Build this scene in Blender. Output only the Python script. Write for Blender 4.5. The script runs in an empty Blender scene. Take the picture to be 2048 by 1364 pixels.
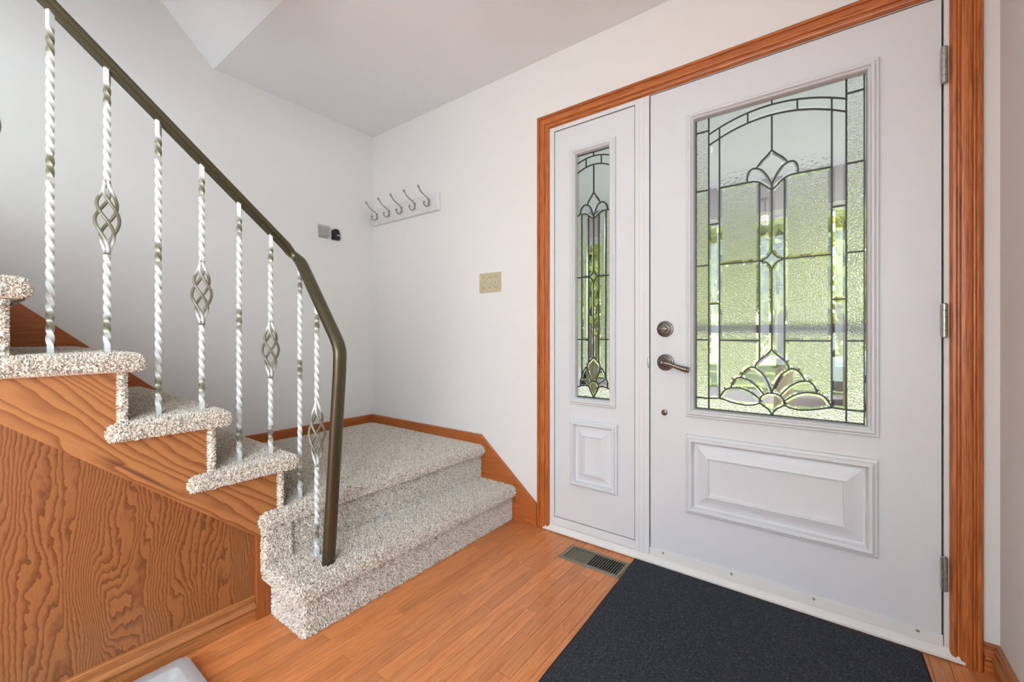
import bpy, bmesh, math, random
from mathutils import Vector, Matrix, Euler
random.seed(7)
scene = bpy.context.scene
COL = scene.collection

# ------------------------------------------------------------------ camera
cam_data = bpy.data.cameras.new('camera')
cam_data.sensor_fit = 'HORIZONTAL'; cam_data.sensor_width = 36.0
cam_data.lens = 847.49 * 36.0 / 2048.0
cam_data.shift_y = -(682.0 - 668.98) / 2048.0
cam_data.clip_start = 0.02; cam_data.clip_end = 200
cam = bpy.data.objects.new('camera', cam_data); COL.objects.link(cam)
cam.location = (2.6487, -1.8513, 0.9985)
cam.rotation_euler = (math.pi / 2, 0, 0.6439)
scene.camera = cam

# ------------------------------------------------------------------ world, sun, daylight, exposure
world = bpy.data.worlds.new('world'); scene.world = world; world.use_nodes = True
wn = world.node_tree; bg = wn.nodes['Background']
sky = wn.nodes.new('ShaderNodeTexSky'); sky.sky_type = 'NISHITA'; sky.sun_disc = False
sky.sun_elevation = math.radians(48); sky.sun_rotation = math.radians(39); sky.air_density = 1.2; sky.dust_density = 2.0
wn.links.new(sky.outputs[0], bg.inputs[0]); bg.inputs[1].default_value = 0.55

def add_light(name, kind, loc, rot, energy, color, **kw):
    d = bpy.data.lights.new(name, kind); d.energy = energy; d.color = color
    for k, v in kw.items(): setattr(d, k, v)
    o = bpy.data.objects.new(name, d); COL.objects.link(o); o.location = loc; o.rotation_euler = rot
    return o
add_light('sun', 'SUN', (0, 20, 20), Vector((-.45, -.55, -.72)).to_track_quat('-Z', 'Y').to_euler(), 6.6, (1.0, 0.93, 0.80), angle=0.02)
# daylight that comes in through the wide window in the rear wall
add_light('daylight_rear_window', 'AREA', (2.05, -4.66, 1.45), (math.radians(90), 0, 0), 43.0, (0.77, 0.895, 0.99), shape='RECTANGLE', size=1.7, size_y=1.7)
# daylight from the window in the right-hand wall of the hall, behind the viewer
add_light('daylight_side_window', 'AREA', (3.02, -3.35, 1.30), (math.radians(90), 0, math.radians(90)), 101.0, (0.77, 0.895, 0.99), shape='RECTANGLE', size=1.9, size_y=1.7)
LAMP_STRENGTH = 6.5

vs = scene.view_settings
vs.view_transform = 'Standard'; vs.look = 'None'; vs.exposure = 0.0; vs.gamma = 1.0; vs.use_curve_mapping = False
scene.cycles.caustics_refractive = False; scene.cycles.caustics_reflective = False
scene.cycles.transmission_bounces = 8; scene.cycles.max_bounces = 7; scene.cycles.diffuse_bounces = 3; scene.cycles.glossy_bounces = 2
scene.cycles.use_adaptive_sampling = True; scene.cycles.adaptive_threshold = 0.11; scene.cycles.adaptive_min_samples = 14
scene.cycles.sample_clamp_indirect = 6.0

# ------------------------------------------------------------------ helpers
def tag(o, label=None, cat=None, group=None, kind=None):
    if label: o['label'] = label
    if cat: o['category'] = cat
    if group: o['group'] = group
    if kind: o['kind'] = kind
    return o
def empty(name, loc):
    o = bpy.data.objects.new(name, None); COL.objects.link(o); o.location = loc; o.empty_display_size = 0.05
    return o
def origin_of(o):
    v = Vector((0, 0, 0))
    while o is not None:
        v += o.location; o = o.parent
    return v
def link_mesh(name, me, parent=None, at=(0, 0, 0)):
    """mesh in world coordinates (shifted by at); parent holds translation only"""
    o = bpy.data.objects.new(name, me); COL.objects.link(o)
    if parent is not None:
        o.parent = parent; o.location = Vector(at) - origin_of(parent)
    else:
        o.location = at
    return o
def from_bm(name, bm, mats, parent=None, smooth=False, at=(0, 0, 0), recalc=True):
    if recalc: bmesh.ops.recalc_face_normals(bm, faces=bm.faces)
    me = bpy.data.meshes.new(name); bm.to_mesh(me); bm.free()
    for m in (mats if isinstance(mats, (list, tuple)) else [mats]): me.materials.append(m)
    if smooth:
        me.shade_smooth() if smooth is True else me.shade_auto_smooth_dummy() if False else None
        if smooth is not True:
            for p in me.polygons: p.use_smooth = True
            set_sharp(me, smooth)
    return link_mesh(name, me, parent, at)
def set_sharp(me, ang):
    try: me.set_sharp_from_angle(angle=ang)
    except Exception: pass
def box_bm(x0, x1, y0, y1, z0, z1, bm=None, bevel=0.0, seg=2):
    b = bmesh.new()
    bmesh.ops.create_cube(b, size=1.0)
    for v in b.verts:
        v.co = Vector((x0 + (v.co.x + .5) * (x1 - x0), y0 + (v.co.y + .5) * (y1 - y0), z0 + (v.co.z + .5) * (z1 - z0)))
    if bevel > 0:
        bmesh.ops.bevel(b, geom=b.edges[:], offset=bevel, segments=seg, affect='EDGES', profile=0.6)
    if bm is None: return b
    merge(bm, b); return bm
def merge(bm, b):
    m = {}
    for v in b.verts: m[v] = bm.verts.new(v.co)
    for f in b.faces:
        try:
            nf = bm.faces.new([m[v] for v in f.verts]); nf.material_index = f.material_index
        except ValueError: pass
    b.free()
def prism_bm(poly, axis, a0, a1, bm=None, bevel=0.0, seg=2):
    """poly: list of 2d points; axis x: (y,z); y: (x,z); z: (x,y)"""
    b = bmesh.new()
    def P(p, a):
        return (a, p[0], p[1]) if axis == 'x' else (p[0], a, p[1]) if axis == 'y' else (p[0], p[1], a)
    v0 = [b.verts.new(P(p, a0)) for p in poly]; v1 = [b.verts.new(P(p, a1)) for p in poly]
    b.faces.new(v0); b.faces.new(v1[::-1])
    n = len(poly)
    for i in range(n): b.faces.new((v0[i], v0[(i + 1) % n], v1[(i + 1) % n], v1[i]))
    bmesh.ops.recalc_face_normals(b, faces=b.faces)
    if bevel > 0:
        bmesh.ops.bevel(b, geom=b.edges[:], offset=bevel, segments=seg, affect='EDGES', profile=0.6)
    if bm is None: return b
    merge(bm, b); return bm
def sweep_bm(pts, frames, prof, bm=None, cap=True, closed=False):
    """pts: centre points, frames: (W,N) per point, prof: list (w,n)"""
    b = bmesh.new() if bm is None else bm
    rings = []
    for p, (W, N) in zip(pts, frames):
        rings.append([b.verts.new(Vector(p) + W * w + N * n) for w, n in prof])
    k = len(prof); m = len(rings)
    for i in range(m if closed else m - 1):
        A, B = rings[i], rings[(i + 1) % m]
        for j in range(k):
            b.faces.new((A[j], A[(j + 1) % k], B[(j + 1) % k], B[j]))
    if cap and not closed:
        b.faces.new(rings[0]); b.faces.new(rings[-1][::-1])
    return b
def tube_bm(pts, r, seg=8, bm=None, radii=None):
    pts = [Vector(p) for p in pts]; frames = []
    ref = Vector((0.31, 0.2, 0.93)).normalized(); prevW = None
    for i, p in enumerate(pts):
        T = (pts[min(i + 1, len(pts) - 1)] - pts[max(i - 1, 0)]).normalized()
        if prevW is None:
            W = T.orthogonal().normalized()
        else:
            W = (prevW - T * prevW.dot(T)).normalized()
        prevW = W; N = T.cross(W)
        s = radii[i] if radii else r
        frames.append((W * s, N * s))
    prof = [(math.cos(2 * math.pi * k / seg), math.sin(2 * math.pi * k / seg)) for k in range(seg)]
    return sweep_bm(pts, frames, prof, bm)
def lathe_bm(prof, centre, axis, seg=28, bm=None):
    """prof: list (r, a) along axis vector from centre"""
    ax = Vector(axis).normalized(); W = ax.orthogonal().normalized(); N = ax.cross(W)
    b = bmesh.new() if bm is None else bm
    rings = []
    for r, a in prof:
        c = Vector(centre) + ax * a
        if r < 1e-6: rings.append([b.verts.new(c)])
        else: rings.append([b.verts.new(c + W * r * math.cos(2 * math.pi * k / seg) + N * r * math.sin(2 * math.pi * k / seg)) for k in range(seg)])
    for A, B in zip(rings, rings[1:]):
        for k in range(seg):
            k2 = (k + 1) % seg
            q = [A[k % len(A)], A[k2 % len(A)], B[k2 % len(B)], B[k % len(B)]]
            u = []
            for v in q:
                if v not in u: u.append(v)
            if len(u) >= 3:
                try: b.faces.new(u)
                except ValueError: pass
    return b
def ring_bm(x0, x1, z0, z1, prof, fill=False, bm=None, sx=1.0):
    """mitred rectangular moulding in the plane of the door: prof list (inset, y)"""
    b = bmesh.new() if bm is None else bm
    rings = []
    for i, y in prof:
        rings.append([b.verts.new(c) for c in ((x0 + i, y, z0 + i), (x1 - i, y, z0 + i), (x1 - i, y, z1 - i), (x0 + i, y, z1 - i))])
    for A, B in zip(rings, rings[1:]):
        for k in range(4): b.faces.new((A[k], A[(k + 1) % 4], B[(k + 1) % 4], B[k]))
    if fill: b.faces.new(rings[-1])
    return b
def curve_pts(ctrl, n=6):
    """Catmull-Rom through control points"""
    P = [Vector((p[0], p[1])) for p in ctrl]
    if len(P) < 3: return [tuple(p) for p in P]
    out = []
    for i in range(len(P) - 1):
        p0 = P[i - 1] if i > 0 else P[0] * 2 - P[1]
        p1, p2 = P[i], P[i + 1]
        p3 = P[i + 2] if i + 2 < len(P) else P[-1] * 2 - P[-2]
        for k in range(n):
            t = k / n
            out.append(tuple(0.5 * ((2 * p1) + (-p0 + p2) * t + (2 * p0 - 5 * p1 + 4 * p2 - p3) * t * t + (-p0 + 3 * p1 - 3 * p2 + p3) * t ** 3)))
    out.append(tuple(P[-1])); return out
def smooth3(ctrl, n=6):
    P = [Vector(p) for p in ctrl]; out = []
    for i in range(len(P) - 1):
        p0 = P[i - 1] if i > 0 else P[0] * 2 - P[1]
        p1, p2 = P[i], P[i + 1]
        p3 = P[i + 2] if i + 2 < len(P) else P[-1] * 2 - P[-2]
        for k in range(n):
            t = k / n
            out.append(0.5 * ((2 * p1) + (-p0 + p2) * t + (2 * p0 - 5 * p1 + 4 * p2 - p3) * t * t + (-p0 + 3 * p1 - 3 * p2 + p3) * t ** 3))
    out.append(P[-1]); return out

# ------------------------------------------------------------------ materials
def srgb(r, g, b):
    f = lambda c: (c / 255 / 12.92) if c <= 10 else ((c / 255 + 0.055) / 1.055) ** 2.4
    return (f(r), f(g), f(b), 1.0)
class NT:
    def __init__(s, name):
        s.mat = bpy.data.materials.new(name); s.mat.use_nodes = True
        s.t = s.mat.node_tree; s.b = s.t.nodes['Principled BSDF']; s.out = s.t.nodes['Material Output']
        s._obj = None
    def set(s, sock, v):
        if hasattr(v, 'is_linked') or isinstance(v, bpy.types.NodeSocket): s.t.links.new(v, sock)
        else: sock.default_value = v
    def n(s, typ, props=None, **inp):
        nd = s.t.nodes.new(typ)
        for k, v in (props or {}).items(): setattr(nd, k, v)
        for k, v in inp.items(): s.set(nd.inputs[k.replace('_', ' ')], v)
        return nd
    def obj(s):
        if s._obj is None: s._obj = s.n('ShaderNodeTexCoord').outputs['Object']
        return s._obj
    def math(s, op, a, b=0.0, c=None):
        nd = s.t.nodes.new('ShaderNodeMath'); nd.operation = op
        s.set(nd.inputs[0], a); s.set(nd.inputs[1], b)
        if c is not None: s.set(nd.inputs[2], c)
        return nd.outputs[0]
    def mapv(s, v, scale=(1, 1, 1), rot=(0, 0, 0), loc=(0, 0, 0)):
        nd = s.n('ShaderNodeMapping'); s.set(nd.inputs['Vector'], v)
        s.set(nd.inputs['Scale'], scale); s.set(nd.inputs['Rotation'], rot); s.set(nd.inputs['Location'], loc)
        return nd.outputs[0]
    def noise(s, v, scale=1.0, detail=2.0, rough=0.5, dist=0.0):
        nd = s.n('ShaderNodeTexNoise', None, Vector=v, Scale=scale, Detail=detail, Roughness=rough, Distortion=dist)
        return nd.outputs['Fac']
    def ramp(s, f, stops, interp='LINEAR'):
        nd = s.n('ShaderNodeValToRGB'); s.set(nd.inputs[0], f); e = nd.color_ramp.elements; nd.color_ramp.interpolation = interp
        while len(e) > 1: e.remove(e[0])
        e[0].position = stops[0][0]; e[0].color = stops[0][1]
        for p, c in stops[1:]:
            x = e.new(p); x.color = c
        return nd.outputs['Color']
    def mix(s, f, a, b, mode='MIX'):
        nd = s.t.nodes.new('ShaderNodeMix'); nd.data_type = 'RGBA'; nd.blend_type = mode
        s.set(nd.inputs[0], f); s.set(nd.inputs[6], a); s.set(nd.inputs[7], b)
        return nd.outputs[2]
    def bump(s, h, strength=0.2, dist=0.002):
        nd = s.n('ShaderNodeBump', None, Height=h, Strength=strength, Distance=dist)
        s.t.links.new(nd.outputs[0], s.b.inputs['Normal'])
    def bs(s, **kw):
        for k, v in kw.items(): s.set(s.b.inputs[k.replace('_', ' ')], v)
        return s.mat

def mat_paint(name, col, rough=0.55, bump=0.08, scale=220, spec=0.3, var=0.04):
    m = NT(name)
    c2 = tuple(c * (1 - var) for c in col[:3]) + (1,)
    m.bs(Base_Color=m.mix(m.noise(m.obj(), 1.7, 3), c2, col), Roughness=rough)
    m.b.inputs['Specular IOR Level'].default_value = spec
    if bump: m.bump(m.noise(m.obj(), scale, 3), bump, 0.0008)
    return m.mat
def mat_plain(name, col, rough=0.5, metal=0.0, spec=0.5, coat=0.0):
    m = NT(name)
    c2 = tuple(c * 0.88 for c in col[:3]) + (1,)
    m.bs(Base_Color=m.mix(m.noise(m.obj(), 25, 2), c2, col), Roughness=rough, Metallic=metal)
    m.b.inputs['Specular IOR Level'].default_value = spec
    m.b.inputs['Coat Weight'].default_value = coat
    return m.mat
def mat_oak(name, axis, light, mid, dark, rough=0.34, rand=False, cath=1.0, coat=0.12, fine=1.0, dk=0.55):
    """open-grained oak, grain along axis"""
    m = NT(name); v = m.obj()
    if rand:
        oi = m.n('ShaderNodeObjectInfo'); rnd = oi.outputs['Random']
        off = m.n('ShaderNodeCombineXYZ', None, X=m.math('MULTIPLY', rnd, 37.0), Y=m.math('MULTIPLY', rnd, 91.0), Z=m.math('MULTIPLY', rnd, 53.0)).outputs[0]
        va = m.n('ShaderNodeVectorMath', {'operation': 'ADD'}); m.set(va.inputs[0], v); m.set(va.inputs[1], off); v = va.outputs[0]
    i = 'xyz'.index(axis)
    def sc(a, l): return tuple(l if k == i else a for k in range(3))
    broad = m.noise(m.mapv(v, sc(9, 0.9)), 1.0, 2, 0.5)
    rings = m.math('FRACT', m.math('MULTIPLY', broad, 13.0 * cath))
    ringc = m.ramp(rings, [(0.0, (1, 1, 1, 1)), (0.62, (.55, .55, .55, 1)), (0.93, (0, 0, 0, 1)), (1.0, (1, 1, 1, 1))])
    pores = m.noise(m.mapv(v, sc(420 * fine, 9)), 1.0, 3, 0.6)
    pc = m.ramp(pores, [(0.36, (0, 0, 0, 1)), (0.56, (1, 1, 1, 1))])
    base = m.mix(ringc, mid, light)
    base = m.mix(m.math('MULTIPLY', m.math('SUBTRACT', 1.0, pc), dk), base, dark)
    base = m.mix(m.math('MULTIPLY', m.noise(m.mapv(v, sc(3, .8)), 1, 2), 0.35), base, mid)
    if rand:
        hs = m.n('ShaderNodeHueSaturation', None, Saturation=1.0, Value=m.math('ADD', 0.86, m.math('MULTIPLY', rnd, 0.24)))
        m.set(hs.inputs['Color'], base); base = hs.outputs[0]
    m.bs(Base_Color=base, Roughness=rough); m.b.inputs['Coat Weight'].default_value = coat; m.b.inputs['Coat Roughness'].default_value = 0.18
    m.bump(pores, 0.12, 0.0006)
    return m.mat
def mat_rotary(name, light, dark, slope=False):
    """rotary-cut fir: nested wavy contour lines"""
    m = NT(name); v = m.obj()
    if slope:
        v = m.mapv(v, (1, 1, 1), (math.radians(41.0), 0, 0))     # y' runs down along the stringer
        big = m.noise(m.mapv(v, (1, 1.1, 7.5)), 1.0, 1.6, 0.45, 0.3)
        wig = m.noise(m.mapv(v, (1, 9, 22)), 1.0, 2, 0.5)
        h = m.math('ADD', m.math('ADD', m.math('MULTIPLY', big, 13.0), m.math('MULTIPLY', wig, .9)), m.math('MULTIPLY', m.n('ShaderNodeSeparateXYZ', None, Vector=v).outputs['Z'], 44.0))
    else:
        big = m.noise(m.mapv(v, (1, 6.5, 1.9)), 1.0, 1.8, 0.45, 0.3)
        wig = m.noise(m.mapv(v, (1, 52, 24)), 1.0, 2, 0.6)
        h = m.math('ADD', m.math('ADD', m.math('MULTIPLY', big, 24.0), m.math('MULTIPLY', wig, 1.5)), m.math('MULTIPLY', m.n('ShaderNodeSeparateXYZ', None, Vector=v).outputs['Y'], 88.0))
    f = m.math('FRACT', h)
    c = m.ramp(f, [(0.0, (1, 1, 1, 1)), (0.42, (.92, .92, .92, 1)), (0.80, (.25, .25, .25, 1)), (0.92, (0, 0, 0, 1)), (1.0, (1, 1, 1, 1))])
    base = m.mix(c, dark, light)
    fibre = m.noise(m.mapv(v, (1, 260, 8) if not slope else (1, 9, 260)), 1.0, 2, 0.6)
    base = m.mix(m.math('MULTIPLY', fibre, 0.35), base, dark)
    if slope:
        st = m.noise(m.mapv(v, (1, .9, 26), (0, 0, 0), (0, 3.1, 7.7)), 1.0, 1, 0.4)
        k = m.ramp(st, [(0.60, (0, 0, 0, 1)), (0.64, (1, 1, 1, 1))])
        base = m.mix(m.math('MULTIPLY', k, 0.85), base, srgb(70, 28, 20))
    m.bs(Base_Color=base, Roughness=0.38); m.b.inputs['Coat Weight'].default_value = 0.18; m.b.inputs['Coat Roughness'].default_value = 0.25
    m.bump(f, 0.05, 0.0006)
    return m.mat
def mat_carpet(name, tuft):
    m = NT(name)
    if tuft: r = m.n('ShaderNodeObjectInfo').outputs['Random']
    else: r = m.noise(m.obj(), 260, 2, 0.7)
    c = m.ramp(r, [(0.0, srgb(148, 132, 118)), (0.12, srgb(202, 184, 168)), (0.4, srgb(243, 226, 208)), (0.75, srgb(255, 243, 227)), (1.0, srgb(255, 252, 243))])
    m.bs(Base_Color=c, Roughness=0.95); m.b.inputs['Specular IOR Level'].default_value = 0.1
    if tuft:
        m.b.inputs['Sheen Weight'].default_value = 0.2
    return m.mat
def mat_glass(name, rough=0.0, bump=0.0, scale=300.0, tint=(1, 1, 1, 1), dist=0.002):
    m = NT(name)
    m.bs(Base_Color=tint, Roughness=rough, IOR=1.5); m.b.inputs['Transmission Weight'].default_value = 1.0
    if bump:
        vo = m.n('ShaderNodeTexVoronoi', {'feature': 'SMOOTH_F1'}, Vector=m.obj(), Scale=scale, Smoothness=0.6).outputs['Distance']
        m.bump(m.math('ADD', vo, m.noise(m.obj(), scale * 0.6, 2)), bump, dist)
    else:
        m.bump(m.noise(m.obj(), 9, 1), 0.04, 0.002)
    return m.mat

WALL = mat_paint('wall_paint', srgb(238, 233, 227), 0.6, 0)
CEIL = mat_paint('ceiling_paint', srgb(250, 249, 248), 0.8, 0, 160, 0.2)
DOORW = mat_paint('door_enamel', srgb(225, 224, 224), 0.36, 0.02, 90, 0.45, 0.02)
FRAMEW = mat_paint('frame_white', srgb(230, 228, 226), 0.4, 0.02, 90, 0.45, 0.02)
SILLW = mat_paint('sill_white', srgb(240, 235, 228), 0.45, 0.03, 90, 0.4, 0.08)
OAK = dict(light=srgb(210, 124, 62), mid=srgb(190, 102, 44), dark=srgb(108, 48, 14))
OAK_V = mat_oak('oak_vertical', 'z', **OAK, cath=.9, dk=.75, fine=.8)
OAK_H = mat_oak('oak_horizontal', 'x', **OAK, cath=.9, dk=.75, fine=.8)
SKIRT_X = mat_oak('skirt_wood_x', 'x', srgb(196, 112, 56), srgb(182, 98, 46), srgb(136, 68, 30), fine=.6, cath=.6)
SKIRT_Y = mat_oak('skirt_wood_y', 'y', srgb(192, 106, 54), srgb(176, 92, 44), srgb(136, 68, 30), fine=.6, cath=.6)
BASE_Y = mat_oak('baseboard_oak', 'y', srgb(186, 122, 70), srgb(168, 104, 56), srgb(118, 66, 32), cath=.5)
FLOOR = mat_oak('floor_oak', 'y', srgb(236, 154, 94), srgb(220, 134, 76), srgb(166, 92, 48), rough=0.34, rand=True, cath=1.1, coat=0.1)
GAP = mat_plain('dark_joint', srgb(60, 34, 20), 0.8)
PANEL = mat_rotary('rotary_fir', srgb(158, 99, 55), srgb(108, 60, 27))
STRINGER = mat_rotary('stringer_fir', srgb(184, 122, 72), srgb(136, 78, 40), True)
POST = mat_oak('post_wood', 'z', srgb(168, 96, 46), srgb(150, 80, 36), srgb(110, 54, 24), fine=.6, cath=.6)
CARPET = mat_carpet('carpet_backing', False); TUFT = mat_carpet('carpet_tuft', True)
CLEAR = mat_glass('bevelled_glass', 0.0, tint=(.99, 1, .995, 1))
TEXT_A = mat_glass('hammered_glass', 0.16, 0.8, 230, dist=0.003)
TEXT_B = mat_glass('glue_chip_glass', 0.24, 0.6, 240, tint=(1, 1, 1, 1), dist=0.003)
FROST = mat_glass('seeded_glass', 0.18, 0.2, 90, dist=0.003)
LEAD = mat_plain('lead_came', srgb(74, 76, 74), 0.42, 0.75)
PEWTER = mat_plain('aged_pewter', srgb(122, 113, 104), 0.3, 0.9)
STEEL = mat_plain('satin_steel', srgb(178, 175, 170), 0.32, 0.9)
HOOKM = mat_plain('hook_nickel', srgb(172, 164, 154), 0.28, 0.95)
BRONZE = mat_plain('rail_bronze', srgb(96, 88, 68), 0.34, 0.7)
IVORY = mat_plain('ivory_plastic', srgb(204, 190, 152), 0.4)
IVORY2 = mat_plain('ivory_toggle', srgb(226, 216, 188), 0.35)
REG = mat_plain('register_metal', srgb(142, 132, 114), 0.42, 0.3)
BLACK = mat_plain('black_plastic', srgb(30, 30, 32), 0.4)
DARK = mat_plain('dark_void', srgb(14, 12, 11), 0.9)
RUBBER = mat_plain('weatherstrip', srgb(58, 56, 54), 0.8)
ACRYL = NT('clear_acrylic'); ACRYL.bs(Base_Color=ACRYL.mix(ACRYL.noise(ACRYL.obj(), 60, 2), srgb(190, 184, 178), srgb(214, 208, 202)), Roughness=.12, Alpha=.24); ACRYL = ACRYL.mat
TRAYM = mat_plain('tray_plastic', srgb(176, 172, 170), 0.42)
WHITEP = mat_plain('white_board', srgb(232, 228, 224), 0.4)
STICK = mat_plain('white_sticker', srgb(235, 235, 235), 0.5)
def mat_mat():
    m = NT('ribbed_mat'); v = m.obj()
    f = m.noise(v, 420, 2, 0.7)
    g = m.noise(v, 150, 2, 0.6)
    c = m.ramp(m.math('ADD', m.math('MULTIPLY', f, .7), m.math('MULTIPLY', g, .3)), [(0.30, srgb(34, 35, 40)), (0.55, srgb(68, 70, 77)), (0.74, srgb(136, 138, 144))])
    m.bs(Base_Color=c, Roughness=0.95); m.b.inputs['Specular IOR Level'].default_value = 0.15
    m.bump(f, 0.9, 0.004)
    return m.mat
MAT = mat_mat()
MATB = mat_plain('mat_binding', srgb(18, 18, 20), 0.8)
def mat_baluster():
    m = NT('antiqued_white_iron')
    a = m.n('ShaderNodeAttribute'); a.attribute_name = 'worn'
    w = m.math('ADD', a.outputs['Fac'], m.math('MULTIPLY', m.math('SUBTRACT', m.noise(m.obj(), 55, 2), .5), .5))
    k = m.ramp(w, [(0.30, (0, 0, 0, 1)), (0.95, (1, 1, 1, 1))])
    c = m.mix(k, srgb(218, 219, 213), m.mix(m.noise(m.obj(), 16, 2), srgb(108, 106, 86), srgb(158, 154, 130)))
    m.bs(Base_Color=c, Roughness=0.36, Metallic=m.math('MULTIPLY', k, 0.35))
    return m.mat
BALU = mat_baluster()

# ------------------------------------------------------------------ leaded glass patterns (u across, v up)
def mir(p): return [(-u, v) for u, v in p]
def rev(p): return list(reversed(p))
def join(*parts):
    out = []
    for p in parts:
        for q in p:
            if not out or (abs(out[-1][0] - q[0]) + abs(out[-1][1] - q[1])) > 1e-6: out.append(q)
    if abs(out[0][0] - out[-1][0]) + abs(out[0][1] - out[-1][1]) < 1e-6: out.pop()
    return out
def design_door():
    G0, T, Bm = .2695, 1.8865, .6935
    D, B, c = .2205, .1805, .0405
    aO = lambda u: 1.866 - 1.069 * u * u
    aI = lambda u: 1.8275 - 1.19 * u * u
    arc = lambda f, a, b, n=10: [(a + (b - a) * i / n, f(a + (b - a) * i / n)) for i in range(n + 1)]
    tipc = curve_pts([(0, 1.6944), (.0165, 1.676), (.035, 1.659), (.0505, 1.6365)])
    lobI = curve_pts([(0, 1.5646), (.007, 1.583), (.019, 1.607), (.034, 1.627), (.0505, 1.6365)])
    lobO = curve_pts([(.0505, 1.6365), (.064, 1.638), (.076, 1.629), (.0815, 1.612), (.082, 1.589)])
    lbA = curve_pts([(.082, 1.589), (.060, 1.588), (c, 1.5815)])
    lbB = curve_pts([(c, 1.5815), (.022, 1.564), (0, 1.5426)])
    dU = curve_pts([(0, 1.315), (.008, 1.300), (.020, 1.288), (c, 1.2803)])
    dL = curve_pts([(0, 1.2455), (.008, 1.2605), (.020, 1.2725), (c, 1.2803)])
    t2a = curve_pts([(0, .9415), (.014, .925), (.028, .913), (c, .9006)])
    t2b = curve_pts([(c, .9006), (.050, .888), (.056, .871)])
    l1i = curve_pts([(0, .7775), (.012, .815), (.030, .848), (.056, .871)])
    l1o = curve_pts([(.056, .871), (.072, .871), (.090, .857), (.104, .830)])
    l12 = curve_pts([(.026, .770), (.050, .800), (.078, .822), (.104, .830)])
    l2o = curve_pts([(.104, .830), (.118, .827), (.131, .812), (.139, .787)])
    l23 = curve_pts([(.039, .751), (.070, .775), (.105, .788), (.139, .787)])
    l3o = curve_pts([(.139, .787), (.155, .781), (.168, .766), (B, .742)])
    low = curve_pts([(.0395, .736), (.060, .727), (.090, .7235), (.130, .729), (.160, .737), (B, .742)])
    h1 = curve_pts([(0, .7775), (.014, .776), (.026, .770)], 4)
    h2 = curve_pts([(.026, .770), (.034, .762), (.039, .751)], 4)
    h3 = [(.039, .751), (.0395, .736)]
    hb = curve_pts([(.0395, .736), (.020, .722), (.008, .711), (0, Bm)])
    panes = []
    def two(kind, p):
        panes.append((kind, p)); panes.append((kind, rev(mir(p))))
    vs_ = [T, 1.831, 1.589, 1.2815, .9765, .7375, Bm]
    for a, b in zip(vs_, vs_[1:]): two('A', [(D, b), (G0, b), (G0, a), (D, a)])
    two('F', join([(0, T)], arc(aO, 0, D), [(D, T)]))
    panes.append(('C', join(arc(aO, -.08, .08, 16), rev(arc(aI, -.08, .08, 16)))))
    two('C', join(arc(aO, .08, B), rev(arc(aI, .08, B))))
    two('C', join(arc(aO, B, D, 4), rev(arc(aI, B, D, 4))))
    two('C', join(arc(aI, B, D, 4), [(D, 1.446), (B, 1.446)]))
    two('C', [(B, 1.446), (D, 1.446), (D, 1.122), (B, 1.122)])
    two('C', [(B, 1.122), (D, 1.122), (D, .7385), (B, .742)])
    two('F', join(arc(aI, 0, B), [(B, 1.588), (.082, 1.589)], rev(lobO), rev(tipc)))
    panes.append(('C', join(tipc, rev(lobI), mir(lobI), rev(mir(tipc)))))
    two('C', join(lobI, lobO, lbA, lbB))
    two('B', join(lbA, [(c, 1.2803), (B, 1.2803), (B, 1.588)]))
    two('B', [(c, .9757), (B, .9757), (B, 1.2803), (c, 1.2803)])
    two('B', join([(c, .9757), (B, .9757)], rev(l3o), rev(l2o), rev(l1o), rev(t2b)))
    two('C', join(lbB, dU))
    two('C', join(dL, t2a[::-1]))
    panes.append(('C', join(dU, rev(dL), mir(dL), rev(mir(dU)))))
    panes.append(('C', join(t2a, t2b, rev(l1i), mir(l1i), rev(mir(t2b)), rev(mir(t2a)))))
    two('C', join(l1i, l1o, rev(l12), rev(h1)))
    two('C', join(l12, l2o, rev(l23), rev(h2)))
    two('C', join(l23, l3o, rev(low), rev(h3)))
    panes.append(('C', join(h1, h2, h3, hb, rev(mir(hb)), rev(mir(h3)), rev(mir(h2)), rev(mir(h1)))))
    two('A', join([(0, Bm)], rev(hb), low, [(D, .7385), (D, Bm)]))
    cm = []
    def both(p): cm.append(p); cm.append(mir(p))
    cm += [arc(aO, -D, D, 30), arc(aI, -D, D, 30), [(0, T), (0, 1.866)], [(0, 1.8275), (0, 1.6944)], [(0, 1.5646), (0, 1.5426)],
           [(0, 1.5426), (0, 1.315)], [(0, 1.2455), (0, .9415)]]
    for p in ([(D, T), (D, Bm)], [(B, aO(B)), (B, .742)], [(.08, aO(.08)), (.08, aI(.08))], tipc, lobI, lobO, lbA, lbB, [(.082, 1.589), (B, 1.588)],
              [(c, 1.5815), (c, .9006)], dU, dL, [(c, 1.2803), (B, 1.2803)], [(c, .9757), (B, .9757)], [(B, 1.446), (D, 1.446)], [(B, 1.122), (D, 1.122)],
              t2a, t2b, l1i, l1o, l12, l2o, l23, l3o, low, h1, h2, h3, hb, [(B, .742), (D, .7385)]): both(p)
    for v in vs_[1:-1]: both([(D, v), (G0, v)])
    return panes, cm
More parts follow.
